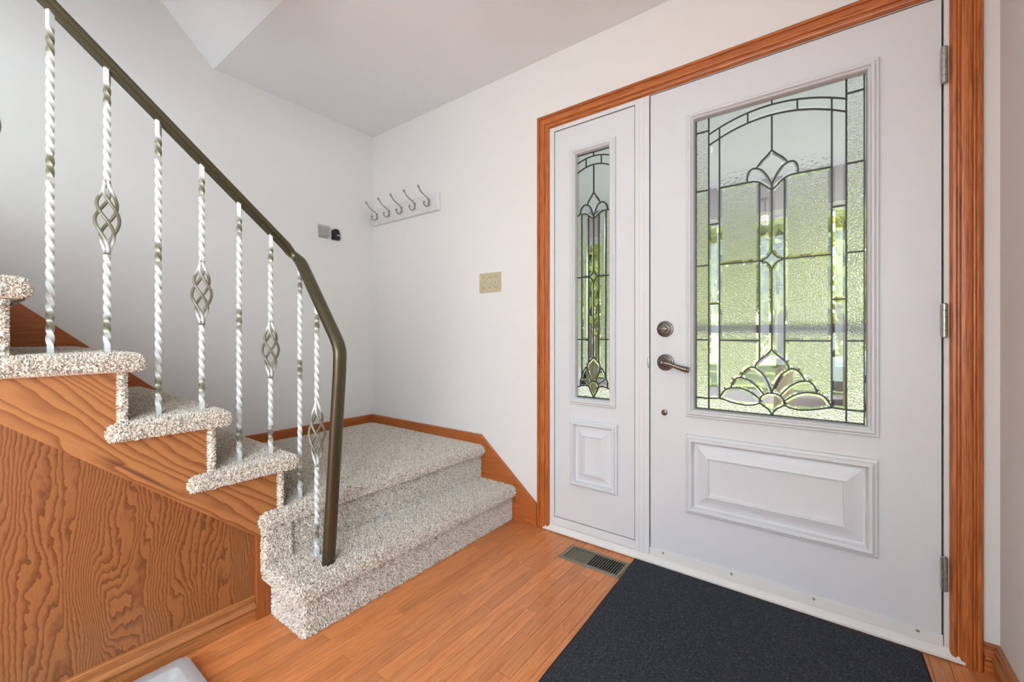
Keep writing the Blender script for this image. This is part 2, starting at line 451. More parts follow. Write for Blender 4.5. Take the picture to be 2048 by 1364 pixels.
def design_side():
    G0, T, Bm = .0895, 1.8775, .6935
    E, c = .063, .027
    aO = lambda u: 1.858 - 2.49 * u * u
    aI = lambda u: 1.8173 - 3.27 * u * u
    arc = lambda f, a, b, n=8: [(a + (b - a) * i / n, f(a + (b - a) * i / n)) for i in range(n + 1)]
    tipc = curve_pts([(0, 1.6842), (.012, 1.665), (.025, 1.647), (.034, 1.627)])
    lobI = curve_pts([(0, 1.5653), (.006, 1.585), (.014, 1.607), (.023, 1.621), (.034, 1.627)])
    lobO = curve_pts([(.034, 1.627), (.047, 1.629), (.061, 1.620), (.069, 1.606), (.071, 1.589)])
    lbA = curve_pts([(.071, 1.589), (.067, 1.587), (E, 1.586)], 3)
    lbB = curve_pts([(E, 1.586), (.047, 1.587), (c, 1.577)])
    lbC = curve_pts([(c, 1.577), (.012, 1.564), (0, 1.5558)])
    dU = curve_pts([(0, 1.3075), (.006, 1.295), (.014, 1.285), (c, 1.278)])
    dL = curve_pts([(0, 1.2475), (.006, 1.260), (.014, 1.270), (c, 1.278)])
    t2a = curve_pts([(0, .889), (.013, .876), (c, .862)])
    t2b = curve_pts([(c, .862), (.033, .852), (.0347, .840)])
    l1o = curve_pts([(.0347, .840), (.048, .828), (.058, .811), (E, .789)])
    l2o = curve_pts([(E, .789), (.070, .775), (.0715, .745)])
    low = curve_pts([(.0715, .745), (.055, .7495), (.040, .7505), (.025, .747)])
    h1 = curve_pts([(0, .7735), (.006, .773), (.012, .770)], 3)
    h2 = curve_pts([(.012, .770), (.019, .766), (.023, .7587)], 3)
    h3 = [(.023, .7587), (.025, .747)]
    hb = curve_pts([(.025, .747), (.014, .722), (0, Bm)])
    panes = []
    def two(kind, p):
        panes.append((kind, p)); panes.append((kind, rev(mir(p))))
    two('F', join([(0, T)], arc(aO, 0, G0), [(G0, T)]))
    panes.append(('C', join(arc(aO, -.04, .04, 12), rev(arc(aI, -.04, .04, 12)))))
    two('C', join(arc(aO, .04, G0), rev(arc(aI, .04, G0))))
    two('F', join(arc(aI, 0, G0), [(G0, 1.5795), (.071, 1.589)], rev(lobO), rev(tipc)))
    panes.append(('C', join(tipc, rev(lobI), mir(lobI), rev(mir(tipc)))))
    two('C', join(lobI, lobO, lbA, lbB, lbC))
    two('C', join(lbC, dU))
    two('B', join(lbB, [(c, 1.278), (E, 1.278)]))
    two('A', join([(.071, 1.589)], lbA, [(E, 1.278), (G0, 1.278), (G0, 1.5795)]))
    two('C', join(dL, rev(t2a)))
    two('B', [(c, .974), (E, .974), (E, 1.278), (c, 1.278)])
    two('A', [(E, .974), (G0, .974), (G0, 1.278), (E, 1.278)])
    two('B', join([(c, .974), (E, .974)], rev(l1o), rev(t2b)))
    two('A', join([(E, .974), (G0, .974), (G0, .7385), (.0715, .745)], rev(l2o)))
    panes.append(('C', join(dU, rev(dL), mir(dL), rev(mir(dU)))))
    panes.append(('C', join(t2a, t2b, [(.012, .770)], rev(h1), mir(h1), [(-.0347, .840)], rev(mir(t2b)), rev(mir(t2a)))))
    two('C', join([(.0347, .840)], l1o, [(.023, .7587)], rev(h2)))
    two('C', join([(E, .789)], l2o, low, rev(h3)))
    panes.append(('C', join(h1, h2, h3, hb, rev(mir(hb)), rev(mir(h3)), rev(mir(h2)), rev(mir(h1)))))
    two('A', join([(0, Bm)], rev(hb), rev(low), [(G0, .7385), (G0, Bm)]))
    cm = []
    def both(p): cm.append(p); cm.append(mir(p))
    cm += [arc(aO, -G0, G0, 20), arc(aI, -G0, G0, 20), [(0, T), (0, 1.858)], [(0, 1.8173), (0, 1.6842)], [(0, 1.5653), (0, 1.3075)], [(0, 1.2475), (0, .889)]]
    for p in ([(.04, aO(.04)), (.04, aI(.04))], tipc, lobI, lobO, lbA, lbB, lbC, [(.071, 1.589), (G0, 1.5795)], [(E, 1.586), (E, .789)], [(c, 1.577), (c, .862)],
              dU, dL, [(c, 1.278), (G0, 1.278)], [(c, .974), (G0, .974)], t2a, t2b, l1o, l2o, low, [(.0347, .840), (.012, .770)], [(E, .789), (.023, .7587)],
              h1, h2, h3, hb, [(.0715, .745), (G0, .7385)]): both(p)
    return panes, cm
def poly_area(p): return 0.5 * sum(p[i][0] * p[(i + 1) % len(p)][1] - p[(i + 1) % len(p)][0] * p[i][1] for i in range(len(p)))
def seg_dist(q, a, b):
    ab = b - a; t = max(0.0, min(1.0, (q - a).dot(ab) / max(ab.length_squared, 1e-12)))
    return (q - (a + ab * t)).length
def inset_poly(p, d):
    if poly_area(p) < 0: p = p[::-1]
    V = [Vector(q) for q in p]; n = len(V); dirs = []; dist = []
    for i in range(n):
        e1 = (V[i] - V[i - 1]).normalized(); e2 = (V[(i + 1) % n] - V[i]).normalized()
        n1 = Vector((-e1.y, e1.x)); n2 = Vector((-e2.y, e2.x)); m = n1 + n2
        if m.length < 1e-3: m = Vector((e2.x, e2.y)) - Vector((e1.x, e1.y))
        m.normalize(); m = m / max(0.4, m.dot(n1)); k = d
        for _ in range(12):
            q = V[i] + m * k
            if min(seg_dist(q, V[j - 1], V[j]) for j in range(n)) > .93 * k: break
            k *= .7
        dirs.append(m); dist.append(k)
    dist = [min(dist[i], dist[i - 1] * 1.6, dist[(i + 1) % n] * 1.6) for i in range(n)]
    return p, [tuple(V[i] + dirs[i] * dist[i]) for i in range(n)]
YG = 0.014                                       # room-side face of the glass
def build_panes(panes, cx, parent):
    for kind, p in panes:
        area = abs(poly_area(p)); per = sum((Vector(p[i]) - Vector(p[i - 1])).length for i in range(len(p)))
        w = min({'A': .002, 'F': .002, 'B': .011, 'C': .0095}[kind], .6 * area / per)
        outer, inner = inset_poly(p, w)
        outer, _o = outer, None
        bm = bmesh.new(); lip = .22 * w if kind in 'BC' else .0006
        R = [[bm.verts.new((cx + u, y, v)) for u, v in q] for q, y in ((inner, YG), (outer, YG + lip), (outer, YG + .006))]
        n = len(outer)
        f = bm.faces.new(R[0]); f.material_index = 0
        for a, b in ((0, 1), (1, 2)):
            for i in range(n):
                g = bm.faces.new((R[a][i], R[a][(i + 1) % n], R[b][(i + 1) % n], R[b][i])); g.material_index = 1
        g = bm.faces.new(R[2][::-1]); g.material_index = 1
        mats = {'A': [TEXT_A, CLEAR], 'B': [TEXT_B, CLEAR], 'C': [CLEAR, CLEAR], 'F': [FROST, CLEAR]}[kind]
        from_bm('pane', bm, mats, parent)
def build_came(cm, cx, rect, parent):
    bm = bmesh.new(); hw = .0027
    prof_y = (YG - .0022, YG + .0075)
    for p in cm:
        n = len(p); L = []; Rr = []
        for i in range(n):
            a = Vector(p[max(i - 1, 0)]); c = Vector(p[min(i + 1, n - 1)]); t = (c - a).normalized(); nn = Vector((-t.y, t.x))
            b = Vector(p[i]); L.append(b + nn * hw); Rr.append(b - nn * hw)
        rings = []
        for l, r, b in zip(L, Rr, [Vector(q) for q in p]):
            rings.append([bm.verts.new((cx + q.x, y, q.y)) for q, y in ((l, prof_y[1]), (l, prof_y[0] + .0012), (b * .45 + l * .55, prof_y[0]), (b * .45 + r * .55, prof_y[0]), (r, prof_y[0] + .0012), (r, prof_y[1]))])
        for A, B in zip(rings, rings[1:]):
            for k in range(6): bm.faces.new((A[k], A[(k + 1) % 6], B[(k + 1) % 6], B[k]))
        bm.faces.new(rings[0]); bm.faces.new(rings[-1][::-1])
    x0, x1, z0, z1 = rect
    for b in ((x0, x0 + .004, z0, z1), (x1 - .004, x1, z0, z1), (x0, x1, z0, z0 + .004), (x0, x1, z1 - .004, z1)):
        box_bm(b[0], b[1], prof_y[0], prof_y[1], b[2], b[3], bm)
    from_bm('came', bm, LEAD, parent)

# ------------------------------------------------------------------ room shell
H = 2.4246; XR = 3.047; YB = -4.8
def struct(name, bm, m, label, cat, parent=None):
    o = from_bm(name, bm, m, parent); tag(o, label, cat, kind='structure'); return o
bm = bmesh.new()
box_bm(-.15, 1.49, 0, .15, -.3, 2.9, bm); box_bm(2.955, XR + .15, 0, .15, -.3, 2.9, bm); box_bm(1.49, 2.955, 0, .15, 2.068, 2.9, bm)
struct('wall_front', bm, WALL, 'off-white painted wall around the front door and narrow side window', 'wall')
struct('wall_left', box_bm(-.15, 0, YB - .15, 0, -.3, 4.2), WALL, 'tall off-white wall along the landing and the stairs', 'wall')
bm = bmesh.new()
for b in ((YB - .15, -4.3, -.3, 2.9), (-2.4, 0, -.3, 2.9), (-4.3, -2.4, -.3, .45), (-4.3, -2.4, 2.15, 2.9)): box_bm(XR, XR + .15, b[0], b[1], b[2], b[3], bm)
struct('wall_right', bm, WALL, 'narrow strip of off-white wall beside the hinged side of the door', 'wall')
bm = bmesh.new()
for b in ((0, 1.15, -.3, 4.2), (2.95, XR, -.3, 2.9), (1.15, 2.95, -.3, .55), (1.15, 2.95, 2.35, 2.9)): box_bm(b[0], b[1], YB - .15, YB, b[2], b[3], bm)
struct('wall_back', bm, WALL, 'off-white wall with a wide window behind the viewer', 'wall')
bm = bmesh.new()
for b in ((1.15, 1.21), (2.02, 2.08), (2.89, 2.95)): box_bm(b[0], b[1], YB - .1, YB - .02, .55, 2.35, bm)
for b in ((.55, .61), (2.29, 2.35)): box_bm(1.15, 2.95, YB - .1, YB - .02, b[0], b[1], bm)
struct('window_2', bm, FRAMEW, 'white framed two-light window in the rear wall', 'window')
bm = bmesh.new()
for b in ((-4.3, -4.24), (-3.38, -3.32), (-2.46, -2.4)): box_bm(XR + .03, XR + .1, b[0], b[1], .45, 2.15, bm)
for b in ((.45, .51), (2.09, 2.15)): box_bm(XR + .03, XR + .1, -4.3, -2.4, b[0], b[1], bm)
struct('window_3', bm, FRAMEW, 'white framed two-light window in the hall wall behind the viewer', 'window')
bm = bmesh.new(); box_bm(0, XR, -.9934, 0, H, H + .2, bm); box_bm(1.15, XR, YB, -.9934, H, H + .2, bm); box_bm(1.12, 1.25, YB, -1.30, 2.14, H + .01, bm)  # last box: added out-of-view beam, keeps window light off the sloped soffit
struct('ceiling', bm, CEIL, 'flat white ceiling over the entry', 'ceiling')
bm = prism_bm([(-.9934, H), (-2.35, H + 1.3566), (-2.35, H + 1.5), (-.9934, H + .14)], 'x', 0, 1.15)
box_bm(0, 1.15, YB, -2.35, H + 1.3566, H + 1.5, bm); box_bm(1.15, 1.25, YB, -.9934, H + .001, H + 1.5, bm)
struct('ceiling_slope', bm, CEIL, 'sloped white soffit rising over the stairwell', 'ceiling')

# floor slab and oak strips
fl = from_bm('floor', box_bm(1.0, XR, YB, .02, -.25, -.019), GAP); tag(fl, 'honey-coloured oak strip floor of the entry', 'floor', kind='structure')
PW = .047; x = 1.012; cols = 0
plank_cache = {}
def plank_mesh(L, w):
    key = (round(L, 2), round(w, 4))
    if key not in plank_cache:
        b = box_bm(0, w - .0009, 0, key[0] - .0012, -.019, 0)
        top = [e for e in b.edges if all(v.co.z > -.001 for v in e.verts)]
        bmesh.ops.bevel(b, geom=top, offset=.0007, segments=1, affect='EDGES')
        bmesh.ops.recalc_face_normals(b, faces=b.faces)
        me = bpy.data.meshes.new('plank'); b.to_mesh(me); b.free(); me.materials.append(FLOOR); plank_cache[key] = me
    return plank_cache[key]
rp = random.Random(3)
x = 1.012
while x < XR - .002:
    w = min(PW, XR - x); y = -rp.choice((0.0, .18, .35, .27, .1))
    if y < -.001: link_mesh('plank', plank_mesh(round(-y, 2), w), fl, (x, y, 0))
    while y > -2.5:
        L = round(rp.choice((.26, .36, .48, .60, .74, .92)), 2); y -= L
        link_mesh('plank', plank_mesh(L, w), fl, (x, y, 0))
    if y > YB:
        L = round(y - YB, 2); link_mesh('plank', plank_mesh(L, w), fl, (x, y - L, 0))
    x += PW

# ------------------------------------------------------------------ door casing (trim_1) and white door frame (trim_2)
CP = [(0, 0), (0, .013), (.003, .017), (.009, .019), (.014, .0185), (.0170, .0115), (.0200, .0110), (.025, .0170), (.036, .0185), (.046, .0165), (.0500, .0095), (.0530, .0090), (.0575, .0140), (.064, .0125), (.068, .008), (.07, .004), (.07, 0)]
XCL, XCR, ZCT = 1.431, 3.012, 2.1206
tr = empty('trim_1', (1.431, 0, 0)); tag(tr, 'glossy moulded oak casing around the entry door and side window', 'trim', kind='structure')
def casing(pa, pb, fn, mat, name):
    bm = bmesh.new(); A = [bm.verts.new(fn(pa, w, d)) for w, d in CP]; B = [bm.verts.new(fn(pb, w, d)) for w, d in CP]
    for i in range(len(CP) - 1): bm.faces.new((A[i], A[i + 1], B[i + 1], B[i]))
    bm.faces.new(A); bm.faces.new(B[::-1])
    o = from_bm(name, bm, mat, tr, smooth=math.radians(28)); return o
casing(0, 1, lambda t, w, d: (XCL + w, -d, 0 if t == 0 else ZCT - w), OAK_V, 'casing_leg')
casing(0, 1, lambda t, w, d: (XCR - w, -d, 0 if t == 0 else ZCT - w), OAK_V, 'casing_leg')
casing(0, 1, lambda t, w, d: (XCL + w if t == 0 else XCR - w, -d, ZCT - w), OAK_H, 'casing_head')
fr = empty('trim_2', (1.5, 0, 0)); tag(fr, 'white frame posts, head and sill around the door and side window', 'door frame', kind='structure')
from_bm('jamb', box_bm(1.48, 1.5262, .0005, .12, .03, 2.068, bevel=.001), FRAMEW, fr)
from_bm('jamb', box_bm(2.9305, 2.965, .0005, .12, .03, 2.068, bevel=.001), FRAMEW, fr)
bm = box_bm(1.9486, 2.0125, .0005, .12, .03, 2.068, bevel=.001)
box_bm(1.962, 1.968, -.002, .002, .03, 2.046, bm, .0008); box_bm(1.985, 1.990, -.002, .002, .03, 2.046, bm, .0008)
from_bm('mullion', bm, FRAMEW, fr)
from_bm('head_jamb', box_bm(1.5262, 2.9345, .0005, .12, 2.0495, 2.068, bevel=.001), FRAMEW, fr)
from_bm('head_jamb', box_bm(1.5262, 1.9486, .0005, .12, 2.030, 2.0495, bevel=.001), FRAMEW, fr)
from_bm('bottom_rail', box_bm(1.5262, 1.9486, .0005, .12, .034, .0735, bevel=.001), FRAMEW, fr)
bm = prism_bm([(-.018, .005), (-.018, .013), (-.013, .018), (-.007, .023), (.002, .032), (.16, .030), (.16, -.02), (-.008, -.02), (-.008, .003)], 'x', 1.468, 2.974)
from_bm('sill', bm, SILLW, fr)
from_bm('weatherstrip', box_bm(2.006, 2.9345, .046, .12, .034, .05), RUBBER, fr)
for b in ((1.5262, 1.534, .056, 2.03), (1.942, 1.9486, .056, 2.03), (2.0125, 2.0215, .034, 2.0495), (2.924, 2.9345, .034, 2.0495), (1.5262, 1.9486, 2.021, 2.030), (1.5262, 1.9486, .0735, .081), (2.0125, 2.9345, 2.042, 2.0495)):
    from_bm('weatherstrip', box_bm(b[0], b[1], .0455, .056, b[2], b[3]), RUBBER, fr)

# ------------------------------------------------------------------ front door (door_1) and side window (window_1)
def slab_bm(x0, x1, z0, z1, hx0, hx1, hz0, hz1, y0, y1):
    bm = bmesh.new()
    def ring(y, c): return [bm.verts.new((a, y, b)) for a, b in c]
    oc = ((x0, z0), (x1, z0), (x1, z1), (x0, z1)); ic = ((hx0, hz0), (hx1, hz0), (hx1, hz1), (hx0, hz1))
    a, b, c, d = ring(y0, oc), ring(y0, ic), ring(y1, oc), ring(y1, ic)
    for k in range(4):
        j = (k + 1) % 4
        bm.faces.new((a[k], a[j], b[j], b[k])); bm.faces.new((c[k], c[j], d[j], d[k]))
        bm.faces.new((a[k], a[j], c[j], c[k])); bm.faces.new((b[k], b[j], d[j], d[k]))
    return bm
LITE = [(0, .003), (.001, -.008), (.004, -.0105), (.008, -.0105), (.0105, -.0135), (.015, -.0165), (.020, -.0165), (.0235, -.0125), (.0255, -.0095), (.028, -.0085), (.031, -.004), (.0325, .006), (.034, .014), (.0335, .022), (.0, .022)]
RP = [(0, .004), (.001, -.006), (.005, -.0085), (.009, -.009), (.012, -.0135), (.017, -.0165), (.0235, -.0165), (.028, -.012), (.031, -.0035), (.034, .0005), (.039, .001), (.050, -.001), (.066, -.006), (.080, -.0105), (.085, -.0115), (.0875, -.0095), (.0895, -.0095), (.092, -.0055), (.096, -.005)]
RP = [(i, y * 1.45 if y < 0 else y) for i, y in RP]; LITE = [(i, y * 1.2 if y < 0 else y) for i, y in LITE]
door = from_bm('door_1', slab_bm(2.0180, 2.9255, .042, 2.0455, 2.19, 2.756, .68, 1.90, .003, .045), DOORW)
tag(door, 'white front door with a tall leaded glass light, raised lower panel and lever handle', 'door', kind='structure')
lite = from_bm('glass_insert', ring_bm(2.1685, 2.7795, .658, 1.915, LITE), DOORW, door, smooth=math.radians(14))
panes, cm = design_door()
build_panes(panes, 2.473, lite); build_came(cm, 2.473, (2.2025, 2.7435, .6925, 1.8875), lite)
from_bm('raised_panel', ring_bm(2.1675, 2.7765, .258, .5835, RP, True), DOORW, door, smooth=math.radians(14))
sw = from_bm('door_sweep', box_bm(2.0155, 2.9285, -.003, .003, .034, .0672, bevel=.0008), SILLW, door)
for sxp in (2.0738, 2.3385, 2.6018, 2.8709):
    from_bm('screw', lathe_bm([(0, .0045), (.003, .004), (.0045, .002), (.0048, 0)], (sxp, -.003, .059), (0, -1, 0), 12), STEEL, sw, smooth=True)
def rose(cx, cz, r): return lathe_bm([(r, -.004), (r, .005), (r * .96, .008), (r * .86, .009), (r * .83, .0065), (r * .79, .0065), (r * .76, .012), (r * .68, .013), (r * .65, .0105), (r * .61, .0105), (r * .58, .016), (r * .45, .017), (0, .0175)], (cx, .003, cz), (0, -1, 0), 36)
db = from_bm('deadbolt', rose(2.0815, 1.0218, .0345), PEWTER, door, smooth=math.radians(35))
bm = lathe_bm([(.016, 0), (.016, .010), (.013, .013), (0, .0135)], (2.0815, -.012, 1.0218), (0, -1, 0), 24)
box_bm(2.0815 - .024, 2.0815 + .018, -.040, -.020, 1.0218 - .0065, 1.0218 + .0065, bm, .0045, 2)
from_bm('thumbturn', bm, PEWTER, db, smooth=math.radians(35))
hd = from_bm('door_handle', rose(2.0835, .8790, .0355), PEWTER, door, smooth=math.radians(35))
bm = lathe_bm([(.019, 0), (.019, .006), (.013, .010), (.012, .028), (.0155, .033), (.0165, .042), (.013, .050), (.008, .053), (0, .054)], (2.0835, -.010, .879), (0, -1, 0), 28)
tube_bm(smooth3([(2.0835, -.050, .879), (2.100, -.053, .8785), (2.122, -.053, .8735), (2.148, -.050, .864), (2.172, -.047, .857), (2.184, -.045, .8545), (2.190, -.0445, .8535)], 4), .01, 12, bm,
        radii=[.0135 - .0045 * min(1, i / 9) + .0038 * max(0, min(1, (i - 10) / 9)) - (.003 if 20 <= i <= 21 else 0) for i in range(25)])
from_bm('lever', bm, PEWTER, hd, smooth=math.radians(40))
from_bm('alarm_knob', lathe_bm([(.0125, 0), (.0125, .004), (.0105, .007), (.006, .0085), (.006, .011), (.0045, .013), (0, .0135)], (2.0781, .003, .6629), (0, -1, 0), 24), PEWTER, door, smooth=math.radians(35))
bm = box_bm(2.0062, 2.0138, -.0035, .004, .851, .899, bevel=.003, seg=2)
from_bm('strike_plate', bm, STEEL, fr, smooth=math.radians(35))
hk = bpy.data.meshes.new('hinge')
for z0, z1 in ((.2076, .3146), (.9893, 1.0948), (1.7714, 1.8860)):
    L = z1 - z0; pr = [(0, 0), (.0055, .0), (.0082, .002)]
    for k in range(5):
        a = .002 + k * (L - .004) / 5; e = .002 + (k + 1) * (L - .004) / 5
        pr += [(.0082, a + .0006), (.0082, e - .0006), (.0074, e)]
    pr += [(.006, L), (0, L)]
    bm = lathe_bm(pr, (2.9300, -.0085, z0), (0, 0, 1), 16)
    box_bm(2.9262, 2.9290, -.006, .010, z0 + .002, z1 - .002, bm); box_bm(2.9302, 2.9325, -.006, .004, z0 + .002, z1 - .002, bm)
    from_bm('hinge', bm, STEEL, door, smooth=math.radians(35))
win = from_bm('window_1', slab_bm(1.5302, 1.9456, .0775, 2.0250, 1.646, 1.829, .68, 1.89, .003, .045), DOORW)
tag(win, 'narrow white side panel with leaded glass beside the front door', 'window', kind='structure')
slite = from_bm('glass_insert', ring_bm(1.6195, 1.8585, .658, 1.911, LITE), DOORW, win, smooth=math.radians(14))
panes, cm = design_side()
build_panes(panes, 1.739, slite); build_came(cm, 1.739, (1.6485, 1.8295, .6925, 1.8785), slite)
from_bm('raised_panel', ring_bm(1.6225, 1.8685, .2575, .5835, [(i * .86, y) for i, y in RP], True), DOORW, win, smooth=math.radians(14))

# ------------------------------------------------------------------ skirtings and baseboards
sk = from_bm('trim_3', prism_bm([(0, .30), (.93, .30), (.96, -.0), (1.4305, -.0), (1.4305, .1125), (1.0425, .424), (0, .424)], 'y', -.02, 0, bevel=.0012, seg=1), SKIRT_X)
tag(sk, 'oak skirting board stepping down from the landing to the door casing', 'trim', kind='structure')
sz = lambda y: .7392 + .905 * (-1.2477 - y)
sk2 = from_bm('trim_4', prism_bm([(-.02, .34), (-.02, .424), (-.899, .424), (-2.6, sz(-2.6)), (-2.6, sz(-2.6) - .35), (-.95, .34)], 'x', 0, .02, bevel=.0012, seg=1), SKIRT_Y)
tag(sk2, 'oak skirting board along the far stair wall rising with the treads', 'trim', kind='structure')
BP = [(0, 0), (.016, 0), (.016, .034), (.019, .0355), (.019, .039), (.012, .0405), (.012, .0425), (.022, .045), (.0215, .051), (.016, .057), (.008, .062), (.0055, .068), (.0065, .071), (.014, .072), (.0145, .0765), (.009, .078), (.009, .080), (.011, .0815), (.008, .085), (0, .086)]
def base_run(name, p0, p1, nrm, mat, label):
    A0, B0, n = Vector(p0), Vector(p1), Vector(nrm)
    bm = bmesh.new(); up = Vector((0, 0, 1))
    A = [bm.verts.new(A0 + n * d + up * z) for d, z in BP]; B = [bm.verts.new(B0 + n * d + up * z) for d, z in BP]
    for i in range(len(BP)): bm.faces.new((A[i], A[(i + 1) % len(BP)], B[(i + 1) % len(BP)], B[i]))
    bm.faces.new(A); bm.faces.new(B[::-1])
    o = from_bm(name, bm, mat, None, smooth=math.radians(20)); tag(o, label, 'baseboard', kind='structure'); return o
base_run('baseboard_left', (1.0306, -3.6, 0), (1.0306, -1.2055, 0), (1, 0, 0), BASE_Y, 'moulded oak baseboard under the panelled side of the stairs')
base_run('baseboard_right', (XR, YB, 0), (XR, 0, 0), (-1, 0, 0), BASE_Y, 'moulded oak baseboard on the wall beside the door hinges')
base_run('baseboard_front', (3.0125, 0, 0), (XR - .0, 0, 0), (0, -1, 0), OAK_H, 'short piece of oak baseboard between door casing and corner')

# ------------------------------------------------------------------ carpeted staircase
st = empty('staircase', (1.05, -1.2, 0))
tag(st, 'carpeted staircase with open wooden stringer and two steps up to a corner landing', 'staircase')
def pile_group(density):
    ng = bpy.data.node_groups.new('carpet_pile', 'GeometryNodeTree')
    ng.interface.new_socket('Geometry', in_out='INPUT', socket_type='NodeSocketGeometry')
    ng.interface.new_socket('Geometry', in_out='OUTPUT', socket_type='NodeSocketGeometry')
    N = ng.nodes; L = ng.links
    gi = N.new('NodeGroupInput'); go = N.new('NodeGroupOutput')
    d = N.new('GeometryNodeDistributePointsOnFaces'); d.inputs['Density'].default_value = density
    cone = N.new('GeometryNodeMeshCone'); cone.fill_type = 'NONE'
    cone.inputs['Vertices'].default_value = 4; cone.inputs['Radius Top'].default_value = .0010; cone.inputs['Radius Bottom'].default_value = .0022; cone.inputs['Depth'].default_value = .0074
    sm = N.new('GeometryNodeSetMaterial'); sm.inputs['Material'].default_value = TUFT
    inst = N.new('GeometryNodeInstanceOnPoints')
    rv = N.new('FunctionNodeRandomValue'); rv.data_type = 'FLOAT_VECTOR'
    rv.inputs[0].default_value = (-.5, -.5, 0); rv.inputs[1].default_value = (.5, .5, 6.28)
    er = N.new('FunctionNodeEulerToRotation'); L.new(rv.outputs[0], er.inputs[0])
    rr = N.new('FunctionNodeRotateRotation'); rr.rotation_space = 'LOCAL'
    L.new(d.outputs['Rotation'], rr.inputs[0]); L.new(er.outputs[0], rr.inputs[1])
    rs = N.new('FunctionNodeRandomValue'); rs.data_type = 'FLOAT'
    rs.inputs[2].default_value = .65; rs.inputs[3].default_value = 1.1
    jn = N.new('GeometryNodeJoinGeometry')
    L.new(gi.outputs[0], d.inputs['Mesh']); L.new(cone.outputs['Mesh'], sm.inputs['Geometry'])
    L.new(d.outputs['Points'], inst.inputs['Points']); L.new(sm.outputs[0], inst.inputs['Instance'])
    L.new(rr.outputs[0], inst.inputs['Rotation']); L.new(rs.outputs[1], inst.inputs['Scale'])
    N.remove(jn); L.new(inst.outputs[0], go.inputs[0])
    return ng
PILE = pile_group(120000)
def carpet_part(name, bm, parent=st):
    o = from_bm(name, bm, CARPET, parent, smooth=math.radians(50))
    me = o.data.copy(); me.name = 'carpet_pile'; b = bmesh.new(); b.from_mesh(me)
    lowx = min(v.co.x for v in b.verts)
    bmesh.ops.delete(b, geom=[f for f in b.faces if f.normal.z < -.8 or (f.normal.x < -.9 and all(v.co.x < lowx + .002 for v in f.verts)) or (f.normal.y > .9 and all(v.co.y > -.03 for v in f.verts))], context='FACES')
    b.to_mesh(me); b.free()
    p = link_mesh('carpet_pile', me, o); tag(p, kind='stuff')
    md = p.modifiers.new('pile', 'NODES'); md.node_group = PILE
    return o
PH = .005
nose = {3: -1.063, 4: -1.284, 5: -1.504, 6: -1.723, 7: -1.943, 8: -2.163, 9: -2.383}
ztop = {n: .557 + .1945 * (n - 3) for n in nose}
rise_y = {3: -1.116, 4: -1.330, 5: -1.545, 6: -1.762, 7: -1.985, 8: -2.205, 9: -2.425}
cap_end = {3: -1.407, 4: -1.592, 5: -1.84, 6: -2.06, 7: -2.28, 8: -2.5}
for n in range(3, 9):
    yb = rise_y[n + 1] + .004; ce = cap_end[n] + PH; yf = nose[n] - PH
    poly = [(.022, yf), (1.080, yf), (1.080, ce), (1.054, ce), (1.054, yb), (.022, yb)]
    z1 = ztop[n] - PH
    bm = prism_bm(poly, 'z', z1 - .050, z1)
    eds = [e for e in bm.edges if not (all(abs(v.co.x - .022) < 1e-4 for v in e.verts) or all(abs(v.co.y - yb) < 1e-4 for v in e.verts) or (all(abs(v.co.x - 1.054) < 1e-4 for v in e.verts)))]
    bmesh.ops.bevel(bm, geom=eds, offset=.0235, segments=4, affect='EDGES', profile=.5)
    carpet_part('tread', bm)
for n in range(3, 9):
    zb = (.37 if n == 3 else ztop[n - 1]) - .012
    carpet_part('riser', box_bm(.022, 1.060, rise_y[n] - .022 + PH, rise_y[n] - PH, zb, ztop[n] - .045, bevel=.005))
# landing and first step
def front_round(bm, eds, r=.0235):
    bmesh.ops.bevel(bm, geom=eds, offset=r, segments=4, affect='EDGES', profile=.5); return bm
bm = box_bm(.022, 1.080, -1.112, -.022, .37 - PH - .052, .37 - PH)
front_round(bm, [e for e in bm.edges if all(abs(v.co.x - 1.080) < 1e-4 for v in e.verts) and abs(e.verts[0].co.z - e.verts[1].co.z) < 1e-4])
lnd = carpet_part('landing', bm)
bm = box_bm(1.030, 1.080, -1.197, -1.075, .37 - PH - .052, .37 - PH + .001)
front_round(bm, bm.edges[:])
carpet_part('landing_cap', bm)
carpet_part('riser', box_bm(1.02, 1.052, -1.10, -.022, .176, .322, bevel=.004))
carpet_part('riser', box_bm(1.02, 1.068, -1.187, -1.092, .165, .322, bevel=.008))
bm = box_bm(1.03, 1.3000, -1.184, -.022, .185 - PH - .052, .185 - PH)
eds = [e for e in bm.edges if not all(abs(v.co.y + .022) < 1e-4 for v in e.verts) and not all(abs(v.co.x - 1.03) < 1e-4 for v in e.verts)]
bmesh.ops.bevel(bm, geom=eds, offset=.0235, segments=4, affect='EDGES', profile=.5)
carpet_part('tread', bm)
carpet_part('riser', box_bm(1.035, 1.273, -1.152, -.022, 0.001, .14, bevel=.006))
# wooden stringer, side panel, end post
sl = lambda y: .2945 + .857 * (-1.205 - y)
poly = [(-1.205, .2945)]
poly += [(-1.145, .2945), (-1.145, .33)]
for n in range(3, 9):
    poly += [(rise_y[n] - .012, (.345 if n == 3 else ztop[n - 1] - .02)), (rise_y[n] - .012, ztop[n] - .02)]
poly += [(-2.45, ztop[8] - .02), (-2.45, sl(-2.45))]
from_bm('stringer', prism_bm(poly, 'x', 1.000, 1.0515), STRINGER, st)
from_bm('side_panel', prism_bm([(-1.205, 0), (-1.205, .30), (-2.45, sl(-2.45) + .01), (-3.6, sl(-2.45) + .01), (-3.6, 0)], 'x', 1.005, 1.0305), PANEL, st)
from_bm('end_post', prism_bm([(-1.2045, 0), (-1.143, 0), (-1.143, .30), (-1.2045, .2945)], 'x', 1.012, 1.0512, bevel=.001, seg=1), POST, st)

